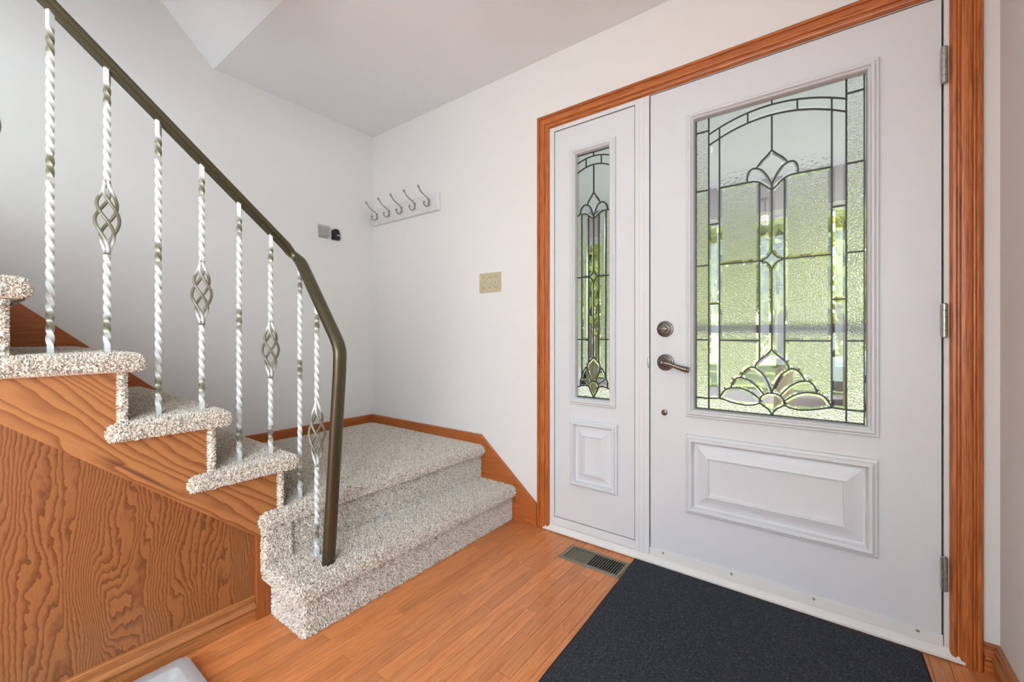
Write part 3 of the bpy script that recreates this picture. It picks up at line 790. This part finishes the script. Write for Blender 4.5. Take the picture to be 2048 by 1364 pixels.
# ------------------------------------------------------------------ iron railing
rl = empty('stair_railing', (1.22, -1.037, .185))
tag(rl, 'wrought-iron stair railing with bronze handrail and twisted white balusters', 'railing')
HP = [(-.0215, -.005), (-.0225, .000), (-.0205, .0045), (-.015, .0075), (-.007, .009), (0, .0095), (.007, .009), (.015, .0075), (.0205, .0045), (.0225, .000), (.0215, -.005), (.013, -.0055), (.0125, -.0105), (-.0125, -.0105), (-.013, -.0055)]
rail_bot = lambda y: 1.7595 - .886 * (y + 1.5776)
path = [(.99, -2.55, rail_bot(-2.55) + .0215), (.99, -1.10, rail_bot(-1.10) + .0215), (.990, -1.078, rail_bot(-1.078) + .0215)]
curve = smooth3([(.990, -1.078, rail_bot(-1.078) + .0215), (.9925, -1.056, 1.3115), (1.003, -1.041, 1.296), (1.022, -1.037, 1.279), (1.04, -1.037, 1.260)], 5)
path += [tuple(p) for p in curve[1:]]
path += [(1.15, -1.037, 1.129), (1.268, -1.037, .9885), (1.285, -1.037, .965), (1.295, -1.037, .940), (1.2955, -1.037, .912)]
def frames_for(path):
    fr_ = []
    for i, p in enumerate(path):
        a = Vector(path[max(i - 1, 0)]); b = Vector(path[min(i + 1, len(path) - 1)]); T = (b - a).normalized()
        h = Vector((T.x, T.y, 0))
        W = Vector((T.y, -T.x, 0)).normalized() if h.length > .12 else Vector((0, -1, 0))
        if p[0] > 1.2: W = Vector((0, -1, 0))
        fr_.append((W, W.cross(T).normalized()))
    return fr_
HR = [(w, n * 1.55) for w, n in HP]
from_bm('handrail', sweep_bm(path, frames_for(path), HR), BRONZE, rl, smooth=math.radians(38))
npth = [(1.2955, -1.037, .915), (1.292, -1.037, .86), (1.2215, -1.037, .180)]
from_bm('newel', sweep_bm(npth, frames_for(npth), HR), BRONZE, rl, smooth=math.radians(38))
def square_prof(s): return [(-s, -s), (0, -s * 1.0), (s, -s), (s, 0), (s, s), (0, s), (-s, s), (-s, 0)]
def baluster(x, y, z0, z1, basket, seed):
    L = z1 - z0; s = .0062; rng = random.Random(seed)
    zs = []; n = int(L / .004); pitch = .118
    b0, b1 = (z1 - .64 * L, z1 - .40 * L) if basket else (None, None)
    mids = (z0 + b0) / 2 if False else 0
    def worn(z):
        t = (z1 - z) / L
        spots = [(.095, .042), (.90, .036)] + ([] if basket else [(.45, .048)])
        w = max(math.exp(-((t - c) / d) ** 4) * .95 for c, d in spots)
        if basket:
            w = max(w, 1.0 if b0 - .01 < z < b1 + .005 else 0)
        return w
    def bar(za, zb):
        bm = bmesh.new(); lay = bm.verts.layers.float.new('worn')
        m = max(2, int((zb - za) / .0042)); rings = []
        for i in range(m + 1):
            z = za + (zb - za) * i / m
            zz = min(max(z, z0 + .028), z1 - .045)
            ang = -2 * math.pi * (zz - z0 - .028) / pitch          # left-hand twist, straight ends
            ca, sa = math.cos(ang), math.sin(ang); r = []
            for u, v in square_prof(s):
                vt = bm.verts.new((x + u * ca - v * sa, y + u * sa + v * ca, z)); vt[lay] = worn(z); r.append(vt)
            rings.append(r)
        for A, B in zip(rings, rings[1:]):
            for k in range(8): bm.faces.new((A[k], A[(k + 1) % 8], B[(k + 1) % 8], B[k]))
        bm.faces.new(rings[0]); bm.faces.new(rings[-1][::-1])
        return bm
    if not basket:
        return from_bm('baluster', bar(z0, z1), BALU, rl, smooth=math.radians(30))
    bm = bar(z0, b0 + .004); lay0 = bm.verts.layers.float['worn']
    o = from_bm('baluster', bm, BALU, rl, smooth=math.radians(30))
    up = from_bm('upper_bar', bar(b1 - .004, z1), BALU, o, smooth=math.radians(30))
    bm = bmesh.new(); lay = bm.verts.layers.float.new('worn')
    for k in range(4):
        pts = []
        for i in range(29):
            t = i / 28; z = b0 - .004 + (b1 - b0 + .008) * t
            R = .0042 + .0222 * math.sin(math.pi * t) ** 1.25
            a = k * math.pi / 2 + .4 - 2 * math.pi * .80 * t
            pts.append((x + R * math.cos(a), y + R * math.sin(a), z))
        tube_bm(pts, .0044, 7, bm)
    for v in bm.verts:
        t = (v.co.z - b0) / (b1 - b0)
        v[lay] = min(1.0, max(0.0, min((t - .05) / .18, (1 - t - .05) / .18)))
    from_bm('basket', bm, BALU, o, smooth=True)
    return o
bal = [(.99, -1.6876, ztop[5] - .004, True and rail_bot(-1.6876), False), (.99, -1.5765, ztop[5] - .004, rail_bot(-1.5765), True), (.99, -1.4605, ztop[4] - .004, rail_bot(-1.4605), False),
       (.99, -1.3475, ztop[4] - .004, rail_bot(-1.3475), True), (.99, -1.2365, ztop[3] - .004, rail_bot(-1.2365), False), (.99, -1.1320, ztop[3] - .004, rail_bot(-1.1320), True),
       (1.018, -1.0375, .366, 1.272, False), (1.141, -1.0365, .181, 1.126, True), (.99, -1.800, ztop[6] - .004, rail_bot(-1.800), True), (.99, -1.912, ztop[6] - .004, rail_bot(-1.912), False)]
for i, (bx, by, a, b, k) in enumerate(bal): baluster(bx, by, a, b + .004, k, i)

# ------------------------------------------------------------------ things on the walls
rk = empty('coat_rack', (.36, 0, 1.78)); tag(rk, 'white wooden coat rack with five wire hooks in the corner', 'coat rack')
bm = prism_bm([(.0225, 1.775), (.703, 1.775), (.703, 1.887), (.0225, 1.887)], 'y', -.022, -.0005)
eds = [e for e in bm.edges if all(v.co.y < -.02 for v in e.verts)]
bmesh.ops.bevel(bm, geom=eds, offset=.008, segments=3, affect='EDGES', profile=.4)
from_bm('board', bm, WHITEP, rk)
bm = bmesh.new()
tube_bm(smooth3([(0, -.026, 1.826), (0, -.029, 1.842), (0, -.038, 1.858), (0, -.058, 1.868), (0, -.080, 1.878), (0, -.098, 1.894), (0, -.106, 1.910), (0, -.111, 1.917), (0, -.116, 1.914), (0, -.114, 1.906), (0, -.108, 1.904)], 4), .0034, 8, bm)
tube_bm(smooth3([(0, -.026, 1.846), (0, -.028, 1.824), (0, -.036, 1.808), (0, -.050, 1.803), (0, -.064, 1.809), (0, -.071, 1.821), (0, -.068, 1.830), (0, -.062, 1.828), (0, -.062, 1.822)], 4), .0034, 8, bm)
lathe_bm([(.0085, 0), (.0085, .002), (.006, .0045), (0, .006)], (0, -.022, 1.848), (0, -1, 0), 14, bm)
lathe_bm([(.0085, 0), (.0085, .002), (.006, .0045), (0, .006)], (0, -.022, 1.822), (0, -1, 0), 14, bm)
box_bm(-.0065, .0065, -.0275, -.0215, 1.822, 1.848, bm, .002)
bmesh.ops.recalc_face_normals(bm, faces=bm.faces)
hme = bpy.data.meshes.new('hook'); bm.to_mesh(hme); bm.free(); hme.materials.append(HOOKM); hme.shade_smooth(); set_sharp(hme, math.radians(50))
for hx in (.0812, .2180, .351, .4845, .6213): link_mesh('hook', hme, rk, (hx, 0, 0))

ho = empty('key_holder', (0, -.378, 1.62)); tag(ho, 'small clear acrylic holder fixed to the wall above the landing', 'holder')
bm = bmesh.new()
prism_bm([(-.416, 1.715), (-.341, 1.715), (-.346, 1.628), (-.411, 1.628)], 'x', .0005, .003, bm)
from_bm('back_plate', bm, ACRYL, ho)
bm = prism_bm([(-.413, 1.705), (-.408, 1.636), (-.349, 1.636), (-.344, 1.705), (-.350, 1.705), (-.354, 1.642), (-.403, 1.642), (-.407, 1.705)], 'x', .003, .026)
from_bm('cup_wall', bm, ACRYL, ho)
from_bm('front_plate', prism_bm([(-.413, 1.700), (-.344, 1.700), (-.350, 1.632), (-.407, 1.632)], 'x', .026, .0285), ACRYL, ho)
lb = empty('key_box', (0, -0.2965, 1.628)); tag(lb, 'black arched plastic fob box beside the clear holder on the wall', 'box')
arch = [(-0.3210, 1.628), (-0.2720, 1.628), (-0.2720, 1.680)] + [(-0.2965 + .0245 * math.cos(a), 1.680 + .0225 * math.sin(a)) for a in [math.pi * k / 10 for k in range(1, 10)]] + [(-0.3210, 1.680)]
from_bm('body', prism_bm(arch, 'x', .0005, .020, bevel=.002), BLACK, lb, smooth=math.radians(40))
from_bm('cover', prism_bm([(-0.3175, 1.631), (-0.2755, 1.631), (-0.2755, 1.668), (-0.3175, 1.668)], 'x', .020, .030, bevel=.003), BLACK, lb, smooth=math.radians(40))
from_bm('sticker', box_bm(.030, .0306, -0.2970, -0.2820, 1.6545, 1.6615), STICK, lb)

sp = empty('light_switch', (1.105, 0, 1.24)); tag(sp, 'ivory triple toggle switch plate on the wall beside the door casing', 'light switch')
from_bm('plate', box_bm(1.0275, 1.1845, -.007, -.0003, 1.2385, 1.3490, bevel=.003), IVORY, sp)
for k, up in zip((-1, 0, 1), (1, -1, 1)):
    cx = 1.106 + k * .046
    from_bm('slot', box_bm(cx - .005, cx + .005, -.0078, -.0068, 1.2820, 1.3055), IVORY2, sp)
    bm = box_bm(cx - .0037, cx + .0037, -.019, -.007, 1.2925 - .007, 1.2925 + .007, bevel=.0015)
    bmesh.ops.rotate(bm, verts=bm.verts, cent=(cx, -.007, 1.2938), matrix=Matrix.Rotation(math.radians(-28 * up), 3, 'X'))
    from_bm('toggle', bm, IVORY2, sp)
    for dz in (-.030, .030):
        from_bm('screw', lathe_bm([(.0034, 0), (.0034, .0012), (.002, .0018), (0, .0018)], (cx, -.007, 1.2938 + dz), (0, -1, 0), 10), PEWTER, sp)

# ------------------------------------------------------------------ things on the floor
rg = empty('floor_register', (1.815, -.137, 0)); tag(rg, 'bronze metal floor vent with thin louvres in front of the side window', 'vent')
RX0, RX1, RY0, RY1 = 1.672, 1.957, -.207, -.069
bm = bmesh.new()
rp_ = [(0, .0006), (.002, .0035), (.006, .0045), (.016, .0045), (.018, .003), (.018, .0008), (0, .0006)]
rings = [[bm.verts.new(c) for c in ((RX0 + i, RY0 + i, z), (RX1 - i, RY0 + i, z), (RX1 - i, RY1 - i, z), (RX0 + i, RY1 - i, z))] for i, z in rp_[:-1]]
for k2 in range(len(rings)):
    A, B = rings[k2], rings[(k2 + 1) % len(rings)]
    for k in range(4): bm.faces.new((A[k], A[(k + 1) % 4], B[(k + 1) % 4], B[k]))
from_bm('frame', bm, REG, rg, smooth=math.radians(30))
from_bm('duct', box_bm(RX0 + .017, RX1 - .017, RY0 + .017, RY1 - .017, .0002, .0009), DARK, rg)
bm = box_bm(-.0012, .0012, RY0 + .016, RY1 - .016, -.0018, .0018)
bmesh.ops.recalc_face_normals(bm, faces=bm.faces); sme = bpy.data.meshes.new('slat'); bm.to_mesh(sme); bm.free(); sme.materials.append(REG)
for k in range(23):
    o = link_mesh('slat', sme, rg, (RX0 + .024 + k * (RX1 - RX0 - .048) / 22, 0, .0029)); o.rotation_euler = (0, math.radians(22), 0)
    if k < 11: o.rotation_euler = (0, math.radians(52), 0)
from_bm('damper', box_bm(RX0 + .022, RX0 + .130, RY0 + .022, RY1 - .022, .0009, .0013), REG, rg)

mt = empty('door_mat', (2.4, -.8, 0)); tag(mt, 'large charcoal door mat lying in front of the white door', 'mat')
MX = [(1.962, -.026), (2.874, -.030), (2.910, -1.62), (2.012, -1.60)]
def grid_slab(c, nx, ny, z0, z1, wob):
    bm = bmesh.new(); c = [Vector(p) for p in c]; g = []
    for j in range(ny + 1):
        row = []
        for i in range(nx + 1):
            s, t = i / nx, j / ny
            p = (c[0] * (1 - s) + c[1] * s) * (1 - t) + (c[3] * (1 - s) + c[2] * s) * t
            if i in (0, nx) : p.x += wob * math.sin(t * 9.0 + i) * .6 + wob * math.sin(t * 23) * .4
            row.append(bm.verts.new((p.x, p.y, z1)))
        g.append(row)
    for j in range(ny):
        for i in range(nx): bm.faces.new((g[j][i], g[j][i + 1], g[j + 1][i + 1], g[j + 1][i]))
    ex = bmesh.ops.extrude_face_region(bm, geom=bm.faces[:])
    for v in [e for e in ex['geom'] if isinstance(e, bmesh.types.BMVert)]: v.co.z = z0
    return bm
from_bm('pile', grid_slab(MX, 30, 40, .001, .0085, .002), MAT, mt)
c = [Vector(p) for p in MX]
bm = bmesh.new()
grow = [(-.006, .004), (.006, .004), (.006, -.006), (-.006, -.006)]
from_bm('border', grid_slab([(p.x + gx, p.y + gy) for p, (gx, gy) in zip(c, grow)], 30, 40, .0004, .0045, .002), MATB, mt)

ty = from_bm('boot_tray', bmesh.new(), TRAYM); bpy.data.objects.remove(ty)
def tray():
    bm = bmesh.new(); x0, x1, y0, y1 = 1.092, 1.50, -2.12, -1.4155
    def rr(i, z, r):
        pts = []
        for cx, cy, a0 in ((x1 - i - r, y1 - i - r, 0), (x0 + i + r, y1 - i - r, 90), (x0 + i + r, y0 + i + r, 180), (x1 - i - r, y0 + i + r, 270)):
            for k in range(5):
                a = math.radians(a0 + 22.5 * k); pts.append(bm.verts.new((cx + r * math.cos(a), cy + r * math.sin(a), z)))
        return pts
    pr = [(.012, .001, .02), (.004, .020, .022), (0, .027, .024), (.001, .031, .024), (.006, .032, .022), (.030, .031, .018), (.034, .029, .016), (.042, .012, .016), (.048, .007, .014), (.056, .006, .012)]
    R = [rr(*p) for p in pr]
    for A, B in zip(R, R[1:]):
        n = len(A)
        for k in range(n): bm.faces.new((A[k], A[(k + 1) % n], B[(k + 1) % n], B[k]))
    bm.faces.new(R[-1]); bm.faces.new(R[0][::-1])
    o = from_bm('boot_tray', bm, TRAYM, None, smooth=math.radians(40)); tag(o, 'grey plastic boot tray on the floor against the panelled stair side', 'tray')
tray()

# ------------------------------------------------------------------ entry ceiling lamp and added hall fill lamp
def lamp(loc, label):
    r = empty('ceiling_lamp', loc); tag(r, label, 'ceiling lamp')
    x, y, z = loc
    from_bm('canopy', lathe_bm([(0, 0), (.065, 0), (.067, .010), (.055, .022), (.010, .026), (.008, .15), (.045, .155), (.047, .17), (0, .17)], (x, y, z), (0, 0, -1), 32), STEEL, r, smooth=math.radians(40))
    m = NT('lamp_glass'); m.bs(Base_Color=srgb(250, 246, 238), Roughness=.4)
    m.b.inputs['Emission Color'].default_value = (1.0, .965, .93, 1); m.b.inputs['Emission Strength'].default_value = LAMP_STRENGTH
    from_bm('globe', lathe_bm([(.015, .160)] + [(.056 * math.sin(t), .218 - .056 * math.cos(t)) for t in [.33 + (math.pi - .33) * k / 9 for k in range(10)]], (x, y, z), (0, 0, -1), 20), m.mat, r, smooth=True)
lamp((1.98, -1.11, H), 'frosted globe ceiling lamp over the entry, the one closer to the door')
lamp((2.10, -3.30, H), 'added frosted globe fill lamp over the hall, the one closer to the rear window')  # extra lamp put in behind the camera as fill light

# ------------------------------------------------------------------ outside, seen through the glass
GRASS = NT('lawn_grass'); GRASS.bs(Base_Color=GRASS.ramp(GRASS.noise(GRASS.obj(), 9, 5, .7), [(.3, srgb(112, 132, 70)), (.7, srgb(170, 184, 112))]), Roughness=.9); GRASS = GRASS.mat
ASPH = NT('asphalt'); ASPH.bs(Base_Color=ASPH.ramp(ASPH.noise(ASPH.obj(), 30, 4, .7), [(.3, srgb(84, 84, 88)), (.7, srgb(122, 122, 122))]), Roughness=.9); ASPH = ASPH.mat
CONC = mat_paint('porch_concrete', srgb(226, 224, 222), .85, .2, 60, .2, .2)
PORCHW = mat_paint('porch_white', srgb(206, 209, 218), .6, .05, 40, .3, .05)
BEAMG = mat_paint('porch_beam_grey', srgb(176, 170, 168), .6, .05, 40, .3, .05)
BARK = NT('bark'); BARK.bs(Base_Color=BARK.ramp(BARK.noise(BARK.mapv(BARK.obj(), (14, 14, 2)), 1, 4, .7), [(.3, srgb(96, 80, 66)), (.7, srgb(158, 138, 116))]), Roughness=.95); BARK = BARK.mat
def leaf_mat(name, a, b):
    m = NT(name)
    c = m.ramp(m.noise(m.obj(), 3.1, 3, .7), [(.32, a), (.68, b)])
    m.bs(Base_Color=c, Roughness=.55)
    tl = m.n('ShaderNodeBsdfTranslucent'); m.set(tl.inputs['Color'], c)
    mx = m.n('ShaderNodeMixShader'); mx.inputs[0].default_value = .45
    m.t.links.new(m.b.outputs[0], mx.inputs[1]); m.t.links.new(tl.outputs[0], mx.inputs[2]); m.t.links.new(mx.outputs[0], m.out.inputs['Surface'])
    return m.mat
LEAF1 = leaf_mat('leaf_yellow_green', srgb(150, 160, 52), srgb(232, 232, 128))
LEAF2 = leaf_mat('leaf_green', srgb(96, 122, 46), srgb(176, 190, 92))
TYRE = mat_plain('tyre_rubber', srgb(34, 34, 36), .8)
CARW = mat_plain('car_white', srgb(214, 220, 228), .25, 0, .5, .6)
CARB = mat_plain('car_blue', srgb(96, 128, 168), .25, .2, .5, .6)
CARD = mat_plain('car_trim_dark', srgb(48, 52, 60), .4)
CARG = mat_plain('car_glass', srgb(50, 58, 66), .08)
FENCE = mat_paint('fence_grey_wood', srgb(140, 130, 120), .85, .3, 40, .2, .3)
GZ = -.55
g = from_bm('ground_lawn', box_bm(-30, 40, 3.35, 9.2, GZ - .3, GZ), GRASS); tag(g, 'green front lawn beyond the porch', 'lawn', kind='structure')
g = from_bm('ground_street', box_bm(-30, 40, 9.2, 12.4, GZ - .35, GZ - .06), ASPH); tag(g, 'grey asphalt street beyond the lawn', 'street', kind='structure')
g = from_bm('ground_verge', box_bm(-30, 40, 12.4, 60, GZ - .3, GZ), GRASS); tag(g, 'grass under the trees across the street', 'lawn', kind='structure')
g = from_bm('porch_floor', box_bm(-.6, 5.2, .15, 3.35, -.9, -.12), CONC); tag(g, 'concrete porch slab outside the front door', 'porch', kind='structure')
pr = empty('porch_roof', (2, 1.8, 2.1)); tag(pr, 'white porch ceiling with a grey front beam', 'porch roof', kind='structure')
from_bm('soffit', box_bm(-.6, 5.2, .15, 3.5, 2.52, 2.72), PORCHW, pr)
from_bm('beam', box_bm(-.6, 5.2, 2.95, 3.15, 2.20, 2.52), BEAMG, pr)
from_bm('fascia', box_bm(-.6, 5.2, 3.15, 3.18, 2.17, 2.55), PORCHW, pr)
for px in (-.45, 4.95): from_bm('post', box_bm(px - .06, px + .06, 2.99, 3.11, -.12, 2.2), PORCHW, pr)
sd = empty('storm_door', (2.47, .14, 0)); tag(sd, 'thin grey storm door frame with a cross bar outside the front door', 'storm door')
for b in ((2.02, 2.075, .05, 2.05), (2.87, 2.925, .05, 2.05)): from_bm('stile', box_bm(b[0], b[1], .125, .150, b[2], b[3]), BEAMG, sd)
for b in ((.05, .20), (1.005, 1.038), (1.97, 2.05)): from_bm('rail', box_bm(2.075, 2.87, .126, .149, b[0], b[1]), BEAMG, sd)

def foliage_bm(centre, rad, n, size, rng, hollow=.55):
    vs_, fs = [], []
    for k in range(n):
        d = Vector((rng.gauss(0, 1), rng.gauss(0, 1), rng.gauss(0, 1))).normalized() * (hollow + (1 - hollow) * rng.random())
        p = Vector(centre) + Vector((d.x * rad[0], d.y * rad[1], d.z * rad[2]))
        R = Euler((rng.random() * 6.3, rng.random() * 6.3, rng.random() * 6.3)).to_matrix(); s = size * (.6 + .8 * rng.random()); i = len(vs_)
        vs_ += [tuple(p + R @ Vector(q)) for q in ((-s, 0, 0), (0, -s * .45, s * .12), (s, 0, 0), (0, s * .45, s * .12))]
        fs.append((i, i + 1, i + 2, i + 3))
    me = bpy.data.meshes.new('foliage'); me.from_pydata(vs_, [], fs); return me
def tree(x, y, h, cr, leaf, label, seed, n=5200, low=.26, size=.15):
    rng = random.Random(seed); r = empty('tree', (x, y, GZ)); tag(r, label, 'tree', 'trees beyond the porch')
    tr_ = h * low
    bm = tube_bm([(x, y, GZ - .05), (x + .05, y, GZ + h * .25), (x - .04, y + .05, GZ + h * .5), (x, y, GZ + h * .8)], .1, 9, radii=[.17, .13, .10, .04])
    for k in range(5):
        a = rng.random() * 6.28; z = GZ + h * (.35 + .08 * k)
        tube_bm([(x, y, z), (x + cr * .4 * math.cos(a), y + cr * .4 * math.sin(a), z + h * .09), (x + cr * .75 * math.cos(a), y + cr * .75 * math.sin(a), z + h * .2)], .05, 6, bm, radii=[.06, .04, .015])
    from_bm('trunk', bm, BARK, r, smooth=True)
    me = foliage_bm((x, y, GZ + h * (.5 + low / 2)), (cr, cr, h * (1 - low) * .52), n, size, rng, .25); me.materials.append(leaf)
    o = link_mesh('foliage', me, r); tag(o, kind='stuff')
TREES = [(-12.0, 18.5, 8.5, 2.2, LEAF2, 'broad green tree standing farthest toward the stair side'), (-7.2, 18.8, 9.0, 2.2, LEAF1, 'tall yellow-green tree behind the blue car'),
         (-2.4, 18.4, 8.6, 2.2, LEAF2, 'darker green tree across the street between the two vehicles'), (1.9, 8.0, 6.6, 2.0, LEAF1, 'yellow-green tree on the lawn in line with the door glass'),
         (2.4, 18.6, 9.0, 2.2, LEAF1, 'large yellow-green tree behind the white pickup'), (7.2, 18.5, 8.4, 2.2, LEAF2, 'green tree past the rear of the white pickup'),
         (-2.1, 7.8, 6.2, 1.8, LEAF1, 'slim yellow-green tree on the lawn in line with the narrow side window'), (12, 18.5, 9, 2.2, LEAF1, 'yellow-green tree farthest toward the hinge side')]
for k, t in enumerate(TREES): tree(*t, seed=40 + k)
def hedge(x0, x1, y, h, leaf, label, seed):
    rng = random.Random(seed); me = foliage_bm(((x0 + x1) / 2, y, GZ + h * .6), ((x1 - x0) / 2 * .99, .9, h * .62), 9000, .2, rng, .1); me.materials.append(leaf)
    o = link_mesh('hedge', me); tag(o, label, 'hedge')
hedge(-16, -3.2, 22.5, 5.2, LEAF2, 'dense green hedge across the street toward the stair side', 5)
hedge(-3.0, 6.2, 22.8, 5.6, LEAF1, 'dense yellow-green hedge across the street straight ahead of the door', 6)
hedge(6.4, 18, 22.4, 5.2, LEAF2, 'dense green hedge across the street toward the hinge side', 8)
def vehicle(x, y, col, label, pickup):
    z = GZ - .06; r = empty('pickup_truck' if pickup else 'car', (x, y, z)); tag(r, label, 'truck' if pickup else 'car')
    if pickup:
        body = [(-2.6, .45), (-2.6, .95), (-2.5, 1.02), (-1.5, 1.08), (-.9, 1.72), (.3, 1.76), (.55, 1.12), (2.6, 1.12), (2.65, .5)]
        glass = [(-1.25, 1.12), (-.82, 1.62), (.22, 1.66), (.38, 1.12)]; wx = (-1.65, 1.55); R = .38
    else:
        body = [(-2.1, .35), (-2.15, .70), (-1.2, .86), (-.6, 1.36), (.8, 1.38), (1.5, .92), (2.1, .86), (2.15, .38)]
        glass = [(-.98, .90), (-.52, 1.28), (.74, 1.30), (1.22, .92)]; wx = (-1.3, 1.3); R = .32
    w = .92 if pickup else .85
    from_bm('body', prism_bm([(x + a, z + b) for a, b in body], 'y', y - w, y + w, bevel=.05, seg=2), col, r, smooth=math.radians(40))
    from_bm('side_glass', prism_bm([(x + a, z + b) for a, b in glass], 'y', y - w - .006, y + w + .006), CARG, r)
    from_bm('lower_trim', box_bm(x - 2.2, x + 2.2, y - w - .012, y + w + .012, z + .38, z + .60, bevel=.02), CARD, r)
    for a in wx:
        for s in (-1, 1):
            wl = from_bm('wheel', lathe_bm([(0, -.11), (R * .62, -.11), (R * .95, -.10), (R, -.06), (R, .06), (R * .95, .10), (R * .62, .11), (0, .11)], (x + a, y + s * (w - .06), z + R), (0, 1, 0), 24), TYRE, r, smooth=math.radians(40))
            from_bm('hub', lathe_bm([(0, .13), (R * .3, .13), (R * .58, .115), (R * .6, .10)], (x + a, y + s * (w - .06), z + R), (0, s, 0), 20), STEEL, wl, smooth=math.radians(40))
vehicle(4.9, 10.6, CARW, 'white pickup truck parked on the street beyond the lawn', True)
vehicle(-5.4, 10.8, CARB, 'blue car parked on the street seen through the side window', False)
